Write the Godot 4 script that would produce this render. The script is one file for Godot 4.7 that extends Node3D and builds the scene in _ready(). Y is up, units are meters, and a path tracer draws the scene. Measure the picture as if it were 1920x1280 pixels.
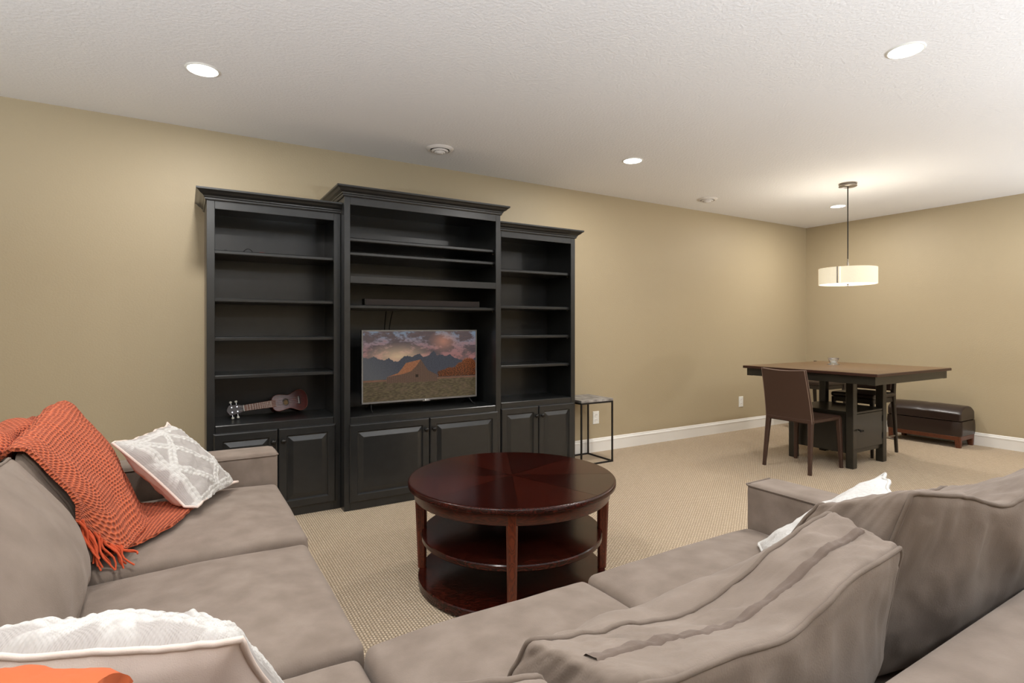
extends Node3D

const EYE := 1.1716          # camera height
const CEIL := 2.44
const BACK := -4.0           # back wall plane (z)
const RIGHT := 6.792         # right wall plane (x)
const LEFT := -2.6
const FRONT := 3.0

var M := {}
var used := {}
var soft := {}
var rng := RandomNumberGenerator.new()


# ---------------------------------------------------------------- shapes
class Shape:
	var st := SurfaceTool.new()
	var group := 0
	var t := Transform3D()
	var tint := Color.WHITE

	func _init() -> void:
		st.begin(Mesh.PRIMITIVE_TRIANGLES)

	func vert(p: Vector3, uv: Vector2) -> void:
		st.set_color(tint)
		st.set_uv(uv)
		st.add_vertex(t * p)

	# corners counter-clockwise seen from outside
	func tri(a: Vector3, b: Vector3, c: Vector3, ua := Vector2.ZERO, ub := Vector2.ZERO, uc := Vector2.ZERO) -> void:
		vert(a, ua)
		vert(c, uc)
		vert(b, ub)

	func quad(a: Vector3, b: Vector3, c: Vector3, d: Vector3, ua := Vector2.ZERO, ub := Vector2.ZERO, uc := Vector2.ZERO, ud := Vector2.ZERO) -> void:
		tri(a, b, c, ua, ub, uc)
		tri(a, c, d, ua, uc, ud)

	func flat() -> void:
		st.set_smooth_group(-1)

	func smooth() -> void:
		group += 1
		st.set_smooth_group(group)

	# box with chamfered edges, centre c, size s; u of the texture runs along the longest side
	func box(c: Vector3, s: Vector3, b := 0.0, turn := Basis.IDENTITY) -> void:
		var keep := t
		t = t * Transform3D(turn, c)
		var h := s * 0.5
		b = minf(b, minf(h.x, minf(h.y, h.z)) * 0.9)
		flat()
		var long := 0 if s.x >= s.y and s.x >= s.z else (1 if s.y >= s.z else 2)
		for ax in 3:
			var i := (ax + 1) % 3
			var j := (ax + 2) % 3
			for sg in [-1.0, 1.0]:
				var pts: Array[Vector3] = []
				for k in [[-1.0, -1.0], [1.0, -1.0], [1.0, 1.0], [-1.0, 1.0]]:
					var p := Vector3.ZERO
					p[ax] = h[ax] * sg
					p[i] = (h[i] - b) * k[0]
					p[j] = (h[j] - b) * k[1]
					pts.append(p)
				var uvs: Array[Vector2] = []
				for p in pts:
					var u := i
					var v := j
					if long == j:
						u = j
						v = i
					uvs.append(Vector2(p[u] + c[u], p[v] + c[v] + 0.37 * ax))
				if sg > 0:
					quad(pts[0], pts[1], pts[2], pts[3], uvs[0], uvs[1], uvs[2], uvs[3])
				else:
					quad(pts[3], pts[2], pts[1], pts[0], uvs[3], uvs[2], uvs[1], uvs[0])
		if b > 0.0:
			for ax in 3:
				var i := (ax + 1) % 3
				var j := (ax + 2) % 3
				for si in [-1.0, 1.0]:
					for sj in [-1.0, 1.0]:
						var q: Array[Vector3] = []
						for k in [[0, -1.0], [0, 1.0], [1, 1.0], [1, -1.0]]:
							var p := Vector3.ZERO
							p[ax] = (h[ax] - b) * k[1]
							p[i] = (h[i] if k[0] == 0 else h[i] - b) * si
							p[j] = (h[j] - b if k[0] == 0 else h[j]) * sj
							q.append(p)
						var u0 := Vector2(q[0][ax], 0)
						var u1 := Vector2(q[1][ax], 0)
						if si * sj < 0:
							quad(q[0], q[1], q[2], q[3], u0, u1, u1, u0)
						else:
							quad(q[3], q[2], q[1], q[0], u0, u1, u1, u0)
			for sx in [-1.0, 1.0]:
				for sy in [-1.0, 1.0]:
					for sz in [-1.0, 1.0]:
						var a := Vector3(h.x * sx, (h.y - b) * sy, (h.z - b) * sz)
						var d := Vector3((h.x - b) * sx, h.y * sy, (h.z - b) * sz)
						var e := Vector3((h.x - b) * sx, (h.y - b) * sy, h.z * sz)
						if sx * sy * sz > 0:
							tri(a, d, e)
						else:
							tri(e, d, a)
		t = keep

	# eight-cornered bar from a to b, sizes (width along side, depth) at both ends
	func bar(a: Vector3, b: Vector3, wa: Vector2, wb: Vector2, side := Vector3.RIGHT) -> void:
		var up := (b - a).normalized()
		var s := (side - up * side.dot(up)).normalized()
		var f := s.cross(up)
		flat()
		var ra: Array[Vector3] = []
		var rb: Array[Vector3] = []
		var ch := 0.18
		for k in [[1, 1 - 2 * ch], [1 - 2 * ch, 1], [-1 + 2 * ch, 1], [-1, 1 - 2 * ch], [-1, -1 + 2 * ch], [-1 + 2 * ch, -1], [1 - 2 * ch, -1], [1, -1 + 2 * ch]]:
			ra.append(a + s * wa.x * 0.5 * k[0] + f * wa.y * 0.5 * k[1])
			rb.append(b + s * wb.x * 0.5 * k[0] + f * wb.y * 0.5 * k[1])
		var l := a.distance_to(b)
		for i in 8:
			var j := (i + 1) % 8
			var v := 0.02 * i
			quad(ra[j], ra[i], rb[i], rb[j], Vector2(0, v + 0.02), Vector2(0, v), Vector2(l, v), Vector2(l, v + 0.02))
			if i > 0 and i < 7:
				tri(ra[0], ra[i], ra[i + 1])
				tri(rb[0], rb[i + 1], rb[i])

	func grid(f: Callable, nu: int, nv: int, su := 1.0, sv := 1.0, flip := false, colour = null) -> void:
		smooth()
		var p: Array[PackedVector3Array] = []
		for i in nu + 1:
			var row := PackedVector3Array()
			for j in nv + 1:
				row.append(f.call(float(i) / nu, float(j) / nv))
			p.append(row)
		for i in nu:
			for j in nv:
				var q := [[i, j], [i + 1, j], [i + 1, j + 1], [i, j + 1]]
				if flip:
					q.reverse()
				for k in [0, 2, 1, 0, 3, 2]:
					var a: int = q[k][0]
					var b: int = q[k][1]
					if colour != null:
						tint = colour.call(float(a) / nu, float(b) / nv)
					vert(p[a][b], Vector2(su * a / nu, sv * b / nv))

	func tube(path: PackedVector3Array, r: float, sides := 8, closed := false, taper := 1.0) -> void:
		smooth()
		var n := path.size()
		var rings: Array[PackedVector3Array] = []
		var side := Vector3.ZERO
		for i in n:
			var a := path[(i - 1 + n) % n] if closed else path[maxi(i - 1, 0)]
			var b := path[(i + 1) % n] if closed else path[mini(i + 1, n - 1)]
			var d := (b - a).normalized()
			if side == Vector3.ZERO:
				side = d.cross(Vector3.UP if absf(d.y) < 0.9 else Vector3.RIGHT).normalized()
			side = (side - d * side.dot(d)).normalized()
			var f := d.cross(side)
			var ring := PackedVector3Array()
			var rr := r * lerpf(1.0, taper, float(i) / maxf(n - 1, 1))
			for k in sides:
				var w := TAU * k / sides
				ring.append(path[i] + side * cos(w) * rr + f * sin(w) * rr)
			rings.append(ring)
		var along := 0.0
		for i in (n if closed else n - 1):
			var j := (i + 1) % n
			var l := path[i].distance_to(path[j])
			for k in sides:
				var m := (k + 1) % sides
				quad(rings[i][k], rings[i][m], rings[j][m], rings[j][k], Vector2(along, float(k) / sides), Vector2(along, float(k + 1) / sides), Vector2(along + l, float(k + 1) / sides), Vector2(along + l, float(k) / sides))
			along += l
		if not closed:
			flat()
			for k in range(1, sides - 1):
				tri(rings[0][0], rings[0][k + 1], rings[0][k])
				tri(rings[n - 1][0], rings[n - 1][k], rings[n - 1][k + 1])

	# profile of (radius, height) pairs turned round y; from the bottom up with the outside to the right
	func lathe(profile: Array, n := 32, crease := 0.6, from := 0.0, to := TAU) -> void:
		for i in profile.size() - 1:
			var a: Vector2 = profile[i]
			var b: Vector2 = profile[i + 1]
			if i == 0 or (a - profile[i - 1]).normalized().dot((b - a).normalized()) < crease:
				smooth()
			var full := to - from
			for k in n:
				var w0 := from + full * k / n
				var w1 := from + full * (k + 1) / n
				var d0 := Vector3(cos(w0), 0, -sin(w0))
				var d1 := Vector3(cos(w1), 0, -sin(w1))
				var u0 := Vector2(w0 * 0.3, a.y + a.x)
				var u1 := Vector2(w1 * 0.3, b.y + b.x)
				if a.x > 1e-6:
					tri(d0 * a.x + Vector3(0, a.y, 0), d1 * a.x + Vector3(0, a.y, 0), d1 * b.x + Vector3(0, b.y, 0), u0, Vector2(u1.x, u0.y), u1)
				if b.x > 1e-6:
					tri(d0 * a.x + Vector3(0, a.y, 0), d1 * b.x + Vector3(0, b.y, 0), d0 * b.x + Vector3(0, b.y, 0), u0, u1, Vector2(u0.x, u1.y))

	# polygon in (x, y), counter-clockwise, drawn out from z0 to z1, with a small chamfer
	func prism(poly: PackedVector2Array, z0: float, z1: float, ch := 0.0, round_sides := false) -> void:
		var inner := poly
		if ch > 0.0:
			var off := Geometry2D.offset_polygon(poly, -ch, Geometry2D.JOIN_MITER)
			inner = poly.duplicate()
			if off.size() == 1 and off[0].size() == poly.size():
				# match starting points
				var best := 0
				for i in off[0].size():
					if off[0][i].distance_to(poly[0]) < off[0][best].distance_to(poly[0]):
						best = i
				for i in poly.size():
					inner[i] = off[0][(best + i) % poly.size()]
			else:
				ch = 0.0
		flat()
		var idx := Geometry2D.triangulate_polygon(inner)
		for i in range(0, idx.size(), 3):
			var a := inner[idx[i]]
			var b := inner[idx[i + 1]]
			var c := inner[idx[i + 2]]
			if (b - a).cross(c - a) < 0:
				var s := b
				b = c
				c = s
			tri(Vector3(a.x, a.y, z1), Vector3(b.x, b.y, z1), Vector3(c.x, c.y, z1), a, b, c)
			tri(Vector3(a.x, a.y, z0), Vector3(c.x, c.y, z0), Vector3(b.x, b.y, z0), a, c, b)
		if round_sides:
			smooth()
		var n := poly.size()
		var run := 0.0
		for i in n:
			var j := (i + 1) % n
			var a := poly[i]
			var b := poly[j]
			var l := a.distance_to(b)
			quad(Vector3(a.x, a.y, z0 + ch), Vector3(b.x, b.y, z0 + ch), Vector3(b.x, b.y, z1 - ch), Vector3(a.x, a.y, z1 - ch), Vector2(run, z0), Vector2(run + l, z0), Vector2(run + l, z1), Vector2(run, z1))
			run += l
		if ch > 0.0:
			flat()
			for i in n:
				var j := (i + 1) % n
				quad(Vector3(poly[i].x, poly[i].y, z1 - ch), Vector3(poly[j].x, poly[j].y, z1 - ch), Vector3(inner[j].x, inner[j].y, z1), Vector3(inner[i].x, inner[i].y, z1))
				quad(Vector3(inner[i].x, inner[i].y, z0), Vector3(inner[j].x, inner[j].y, z0), Vector3(poly[j].x, poly[j].y, z0 + ch), Vector3(poly[i].x, poly[i].y, z0 + ch))

	# nested rectangles (inset, z) lofted: panels with bevels, facing +z; lower left corner at the origin
	func panel(w: float, h: float, rings: Array) -> void:
		flat()
		for i in rings.size() - 1:
			var a: Vector2 = rings[i]
			var b: Vector2 = rings[i + 1]
			var pa := [Vector3(a.x, a.x, a.y), Vector3(w - a.x, a.x, a.y), Vector3(w - a.x, h - a.x, a.y), Vector3(a.x, h - a.x, a.y)]
			var pb := [Vector3(b.x, b.x, b.y), Vector3(w - b.x, b.x, b.y), Vector3(w - b.x, h - b.x, b.y), Vector3(b.x, h - b.x, b.y)]
			for k in 4:
				var m := (k + 1) % 4
				quad(pa[k], pa[m], pb[m], pb[k], Vector2(pa[k].x, pa[k].y), Vector2(pa[m].x, pa[m].y), Vector2(pb[m].x, pb[m].y), Vector2(pb[k].x, pb[k].y))
		var e: Vector2 = rings[rings.size() - 1]
		quad(Vector3(e.x, e.x, e.y), Vector3(w - e.x, e.x, e.y), Vector3(w - e.x, h - e.x, e.y), Vector3(e.x, h - e.x, e.y), Vector2(e.x, e.x), Vector2(w - e.x, e.x), Vector2(w - e.x, h - e.x), Vector2(e.x, h - e.x))

	# profile (outwards, up) carried along corners in plan (x, z) with mitred corners; outside is to the right of the walk
	func moulding(corners: PackedVector2Array, profile: PackedVector2Array) -> void:
		flat()
		var n := corners.size()
		var rings: Array[PackedVector3Array] = []
		for i in n:
			var d0 := (corners[i] - corners[maxi(i - 1, 0)]).normalized()
			var d1 := (corners[mini(i + 1, n - 1)] - corners[i]).normalized()
			if i == 0:
				d0 = d1
			if i == n - 1:
				d1 = d0
			var n0 := Vector2(-d0.y, d0.x)
			var n1 := Vector2(-d1.y, d1.x)
			var m := (n0 + n1).normalized()
			m /= maxf(m.dot(n0), 0.2)
			var ring := PackedVector3Array()
			for p in profile:
				ring.append(Vector3(corners[i].x + m.x * p.x, p.y, corners[i].y + m.y * p.x))
			rings.append(ring)
		for i in n - 1:
			for k in profile.size() - 1:
				var l := corners[i].distance_to(corners[i + 1])
				quad(rings[i][k], rings[i + 1][k], rings[i + 1][k + 1], rings[i][k + 1], Vector2(0, 0.02 * k), Vector2(l, 0.02 * k), Vector2(l, 0.02 * k + 0.02), Vector2(0, 0.02 * k + 0.02))
		var flat2 := PackedVector2Array(profile)
		var idx := Geometry2D.triangulate_polygon(flat2)
		for i in range(0, idx.size(), 3):
			for e in [0, n - 1]:
				tri(rings[e][idx[i]], rings[e][idx[i + 1]], rings[e][idx[i + 2]])

	func done(smooth_all := true) -> ArrayMesh:
		st.index()
		st.generate_normals()
		return st.commit()


# ---------------------------------------------------------------- nodes
func numbered(called: String) -> String:
	if not used.has(called):
		used[called] = 0
		return called
	used[called] += 1
	return "%s_%03d" % [called, used[called]]


func tag(o: Node, label: String, category: String, group := "") -> void:
	o.set_meta("label", label)
	o.set_meta("category", category)
	if group:
		o.set_meta("group", group)


func thing(called: String, label: String, category: String, at := Vector3.ZERO, turn := 0.0, group := "") -> Node3D:
	var o := Node3D.new()
	o.name = numbered(called)
	o.position = at
	o.rotation.y = turn
	tag(o, label, category, group)
	add_child(o)
	return o


func part(called: String, s: Shape, m: Material, parent: Node, label := "") -> MeshInstance3D:
	var o := MeshInstance3D.new()
	o.name = called
	o.mesh = s.done()
	o.material_override = m
	if label:
		o.set_meta("label", label)
	parent.add_child(o, true)
	return o


func struct(called: String, s: Shape, m: Material, label: String) -> MeshInstance3D:
	var o := part(called, s, m, self, label)
	o.set_meta("kind", "structure")
	o.set_meta("category", called.split("_")[0])
	return o


# ---------------------------------------------------------------- textures and materials
func noise(f: float, s: int, octaves := 4, kind := FastNoiseLite.TYPE_SIMPLEX_SMOOTH) -> FastNoiseLite:
	var n := FastNoiseLite.new()
	n.seed = s
	n.frequency = f
	n.noise_type = kind
	n.fractal_octaves = octaves
	return n


func noise_tex(f: float, s: int, size: int, lo: Color, hi: Color, octaves := 4) -> NoiseTexture2D:
	var x := NoiseTexture2D.new()
	x.width = size
	x.height = size
	x.seamless = true
	x.noise = noise(f, s, octaves)
	var g := Gradient.new()
	g.set_color(0, lo)
	g.set_color(1, hi)
	x.color_ramp = g
	return x


func tex(w: int, h: int, f: Callable) -> ImageTexture:
	var im := Image.create(w, h, false, Image.FORMAT_RGB8)
	for y in h:
		for x in w:
			im.set_pixel(x, y, f.call(x, y))
	return ImageTexture.create_from_image(im)


func mat(c: Color, rough := 0.6, metal := 0.0) -> StandardMaterial3D:
	var m := StandardMaterial3D.new()
	m.albedo_color = c
	m.roughness = rough
	m.metallic = metal
	return m


func triplanar(m: StandardMaterial3D, scale: float, world := false) -> StandardMaterial3D:
	m.uv1_triplanar = true
	m.uv1_world_triplanar = world
	m.uv1_scale = Vector3.ONE * scale
	return m


func relief(m: StandardMaterial3D, t: Texture2D, cm: float) -> StandardMaterial3D:
	m.heightmap_enabled = true
	m.heightmap_texture = t
	m.heightmap_scale = cm
	return m


func wood_tex(dark: Color, light: Color, s: int, rings := 9.0) -> ImageTexture:
	var a := noise(0.02, s, 3)
	var b := noise(0.11, s + 1, 2)
	return tex(512, 256, func(x, y):
		# seamless along u by mirroring
		var xx: float = absf(x - 256.0)
		var w: float = a.get_noise_2d(xx * 0.25, y * 1.0) * rings
		var ring: float = 0.5 + 0.5 * sin(w * 2.6 + y * 0.09)
		var pore: float = b.get_noise_2d(xx * 0.10, y * 6.0)
		var k: float = clampf(0.15 + 0.6 * ring + 0.45 * pore, 0.0, 1.0)
		return dark.lerp(light, k))


func wood(dark: Color, light: Color, s: int, rough: float, coat := 0.0) -> StandardMaterial3D:
	var m := mat(Color.WHITE, rough)
	m.albedo_texture = wood_tex(dark, light, s)
	m.uv1_scale = Vector3(2.2, 4.0, 1)
	if coat > 0.0:
		m.clearcoat_enabled = true
		m.clearcoat = coat
		m.clearcoat_roughness = 0.12
	return m


func carpet_heights() -> Array:
	# loops of a woven berber carpet: rows of short loops, every other row shifted
	var n := 512
	var cells := 16
	var h := PackedFloat32Array()
	h.resize(n * n)
	var jitter := noise(0.9, 5, 2)
	for y in n:
		for x in n:
			var cx: float = float(x) / n * cells
			var col := floori(cx)
			var cy: float = float(y) / n * cells + (0.5 if col % 2 else 0.0)
			var row := floori(cy) % cells
			var fx := cx - col - 0.5
			var fy := cy - floorf(cy) - 0.5
			var k: float = jitter.get_noise_2d(col * 7.3, row * 11.1)
			var v: float = 1.0 - pow(absf(fx) * 1.95, 2.6) - pow(absf(fy) * 1.9, 3.0)
			h[y * n + x] = clampf(v * (0.86 + 0.28 * k), 0.0, 1.0)
	return [h, n]


func make_materials() -> void:
	# paint
	M.wall = mat(Color(0.69, 0.632, 0.52), 0.55)
	triplanar(M.wall, 2.2, true)
	relief(M.wall, noise_tex(0.06, 11, 512, Color.BLACK, Color.WHITE, 3), 0.05)
	M.ceiling = mat(Color(0.93, 0.93, 0.935), 0.9)
	triplanar(M.ceiling, 2.0, true)
	relief(M.ceiling, noise_tex(0.045, 12, 512, Color.BLACK, Color.WHITE, 3), 0.15)
	M.trim = mat(Color(0.93, 0.92, 0.90), 0.35)
	M.plastic = mat(Color(0.92, 0.92, 0.90), 0.4)
	M.vent = mat(Color(0.88, 0.865, 0.85), 0.5)
	M.dark = mat(Color(0.03, 0.03, 0.03), 0.8)
	M.shadow_gap = mat(Color(0.10, 0.10, 0.10), 0.9)
	# carpet
	var hn := carpet_heights()
	var hs: PackedFloat32Array = hn[0]
	var fleck := noise(0.5, 21, 2)
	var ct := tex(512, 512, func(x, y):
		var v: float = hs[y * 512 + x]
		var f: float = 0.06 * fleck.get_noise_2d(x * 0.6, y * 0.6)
		return Color(0.535, 0.455, 0.36).lerp(Color(0.87, 0.79, 0.68), clampf(0.25 + 0.75 * v + f, 0, 1)))  # shade between the loops is put into the colour
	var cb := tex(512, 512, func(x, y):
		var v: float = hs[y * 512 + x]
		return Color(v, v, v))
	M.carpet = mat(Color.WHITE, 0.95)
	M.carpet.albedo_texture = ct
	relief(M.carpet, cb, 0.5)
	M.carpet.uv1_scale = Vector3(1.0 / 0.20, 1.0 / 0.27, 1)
	M.carpet.rim_enabled = true
	M.carpet.rim = 0.15
	# sofa
	M.suede = mat(Color(0.553, 0.497, 0.452), 0.9)
	M.suede.albedo_texture = noise_tex(0.010, 31, 512, Color(0.83, 0.815, 0.80), Color(0.99, 0.99, 0.99), 5)
	triplanar(M.suede, 1.6)
	relief(M.suede, noise_tex(0.35, 32, 512, Color.BLACK, Color.WHITE, 2), 0.05)
	M.suede.rim_enabled = true
	M.suede.rim = 0.45
	M.suede.rim_tint = 0.6
	M.piping = M.suede.duplicate()
	M.piping.albedo_color = Color(0.50, 0.445, 0.40)
	M.placket = M.suede.duplicate()
	M.placket.albedo_color = Color(0.46, 0.40, 0.36)  # same suede; shading of its nap put into the colour
	# black painted wood
	M.black = mat(Color(0.138, 0.143, 0.145), 0.29)
	M.black.metallic_specular = 0.56
	M.black.albedo_texture = noise_tex(0.03, 41, 256, Color(0.85, 0.85, 0.85), Color(1, 1, 1), 4)
	triplanar(M.black, 1.5)
	M.knob = mat(Color(0.16, 0.155, 0.15), 0.25, 0.6)
	# woods
	M.mahogany = wood(Color(0.065, 0.02, 0.013), Color(0.31, 0.095, 0.052), 51, 0.17)
	M.mahogany.uv1_scale = Vector3(3.0, 9.0, 1)
	M.mahogany_dark = M.mahogany.duplicate()
	M.mahogany_dark.albedo_color = Color(0.80, 0.76, 0.76)
	M.mahogany.metallic_specular = 0.42
	M.mahogany_leg = wood(Color(0.27, 0.11, 0.058), Color(0.45, 0.195, 0.10), 52, 0.32)
	M.mahogany_mid = wood(Color(0.20, 0.065, 0.035), Color(0.37, 0.13, 0.065), 58, 0.28)
	M.inlay = mat(Color(0.12, 0.04, 0.03), 0.3)
	M.espresso = mat(Color(0.15, 0.138, 0.112), 0.3)
	M.table_wood = wood(Color(0.31, 0.21, 0.11), Color(0.45, 0.32, 0.18), 53, 0.33, 0.15)
	M.table_edge = wood(Color(0.17, 0.09, 0.06), Color(0.26, 0.14, 0.09), 56, 0.4)
	M.cherry = wood(Color(0.29, 0.14, 0.075), Color(0.44, 0.235, 0.125), 54, 0.35)
	M.stool_wood = mat(Color(0.16, 0.125, 0.10), 0.4)
	# leather
	M.leather = mat(Color(0.255, 0.17, 0.13), 0.5)
	relief(M.leather, noise_tex(0.12, 61, 256, Color.BLACK, Color.WHITE, 3), 0.03)
	triplanar(M.leather, 5.0)
	M.stitch = mat(Color(0.50, 0.42, 0.37), 0.6)
	M.black_leather = mat(Color(0.165, 0.115, 0.095), 0.3)
	relief(M.black_leather, noise_tex(0.10, 62, 256, Color.BLACK, Color.WHITE, 3), 0.04)
	triplanar(M.black_leather, 5.0)
	# metals, glass
	M.iron = mat(Color(0.075, 0.06, 0.05), 0.55, 0.2)
	M.nickel = mat(Color(0.62, 0.59, 0.55), 0.35, 0.9)
	M.chrome = mat(Color(0.8, 0.8, 0.8), 0.15, 1.0)
	M.glass = mat(Color(0.97, 0.98, 0.99, 0.06), 0.05)
	M.glass.transparency = BaseMaterial3D.TRANSPARENCY_ALPHA
	M.glass.refraction_enabled = true
	M.glass.refraction_scale = 0.05
	M.stone = mat(Color.WHITE, 0.45)
	M.stone.albedo_texture = noise_tex(0.012, 71, 256, Color(0.40, 0.385, 0.37), Color(0.70, 0.68, 0.66), 5)
	triplanar(M.stone, 3.0)
	# white knit
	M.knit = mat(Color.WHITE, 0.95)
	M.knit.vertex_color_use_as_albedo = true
	var yarn := tex(128, 128, func(x, y):
		var v: float = 0.5 + 0.25 * sin(x * TAU / 8.0) + 0.25 * sin(y * TAU / 8.0 + x * TAU / 16.0)
		return Color(v, v, v))
	relief(M.knit, yarn, 0.12)
	M.knit.uv1_scale = Vector3(14, 14, 1)
	M.knit.rim_enabled = true
	M.knit.rim = 0.25
	M.linen = mat(Color(0.88, 0.81, 0.765), 0.9)
	relief(M.linen, noise_tex(0.3, 72, 256, Color.BLACK, Color.WHITE, 2), 0.04)
	triplanar(M.linen, 6.0)
	M.white_fluff = mat(Color(0.84, 0.83, 0.815), 0.95)
	relief(M.white_fluff, noise_tex(0.08, 73, 256, Color.BLACK, Color.WHITE, 4), 0.35)
	triplanar(M.white_fluff, 4.0)
	# orange throw: thick honeycomb knit
	var hc := tex(256, 256, func(x, y):
		var cx: float = x / 16.0
		var col := floori(cx)
		var cy: float = y / 16.0 + (0.5 if col % 2 else 0.0)
		var fx := cx - col - 0.5
		var fy := cy - floorf(cy) - 0.5
		var v: float = clampf(pow(Vector2(fx * 2.0, fy * 2.0).length(), 1.4), 0.0, 1.0)
		return Color(v, v, v))
	var him := hc.get_image()
	M.throw = mat(Color.WHITE, 0.95)
	M.throw.albedo_texture = tex(256, 256, func(x, y):
		var v: float = him.get_pixel(x, y).r
		return Color(0.53, 0.20, 0.115).lerp(Color(0.825, 0.42, 0.27), 0.25 + 0.75 * v))  # pits of the knit carry their shade in the colour
	relief(M.throw, hc, 0.8)
	M.throw.uv1_scale = Vector3(1.0 / 0.23, 1.0 / 0.23, 1)
	M.throw.rim_enabled = true
	M.throw.rim = 0.08
	M.felt = mat(Color(0.78, 0.39, 0.22), 0.95)
	M.yarn = mat(Color(0.76, 0.31, 0.17), 0.95)
	# lamps
	M.led = mat(Color(1, 1, 1), 0.5)
	M.led.emission_enabled = true
	M.led.emission = Color(1.0, 0.985, 0.96)
	M.led.emission_energy_multiplier = 9.0
	M.shade = mat(Color(0.93, 0.90, 0.82), 0.8)
	relief(M.shade, noise_tex(0.15, 74, 256, Color.BLACK, Color.WHITE, 2), 0.05)
	M.shade.emission_enabled = true
	M.shade.emission = Color(1.0, 0.96, 0.84)
	M.shade.emission_energy_multiplier = 0.36
	M.diffuser = mat(Color(0.98, 0.97, 0.94), 0.6)
	M.diffuser.emission_enabled = true
	M.diffuser.emission = Color(1.0, 0.975, 0.93)
	M.diffuser.emission_energy_multiplier = 2.2


# ---------------------------------------------------------------- the scene
func _ready() -> void:
	rng.seed = 4
	var cam := Camera3D.new()
	cam.name = "camera"
	cam.projection = Camera3D.PROJECTION_FRUSTUM
	cam.near = 0.05
	cam.far = 40.0
	cam.keep_aspect = Camera3D.KEEP_HEIGHT
	var focal := 1020.0
	cam.size = 0.05 * 1280.0 / focal
	cam.frustum_offset = Vector2(0, 0.05 * (614.3 - 640.0) / focal)
	cam.position = Vector3(0, EYE, 0)
	cam.rotation_degrees = Vector3(0, -31.109, 0)
	cam.current = true
	add_child(cam)

	var env := Environment.new()
	env.background_mode = Environment.BG_COLOR
	env.background_color = Color(0.02, 0.02, 0.02)
	env.tonemap_mode = Environment.TONE_MAPPER_LINEAR
	env.tonemap_exposure = 1.0
	env.sdfgi_enabled = true
	env.ssao_enabled = true
	env.ssil_enabled = true
	var we := WorldEnvironment.new()
	we.name = "world"
	we.environment = env
	add_child(we)

	make_materials()
	build_room()
	build_ceiling_fittings()
	build_added_uplights()
	build_bookcases()
	build_media()
	build_coffee_table()
	build_side_table()
	build_dining()
	build_sofa()
	build_pillows()
	build_throws()


const LED_POWER := 1.8
const PENDANT := 0.36
const FILL_UPLIGHT_POWER := 4.5

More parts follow.
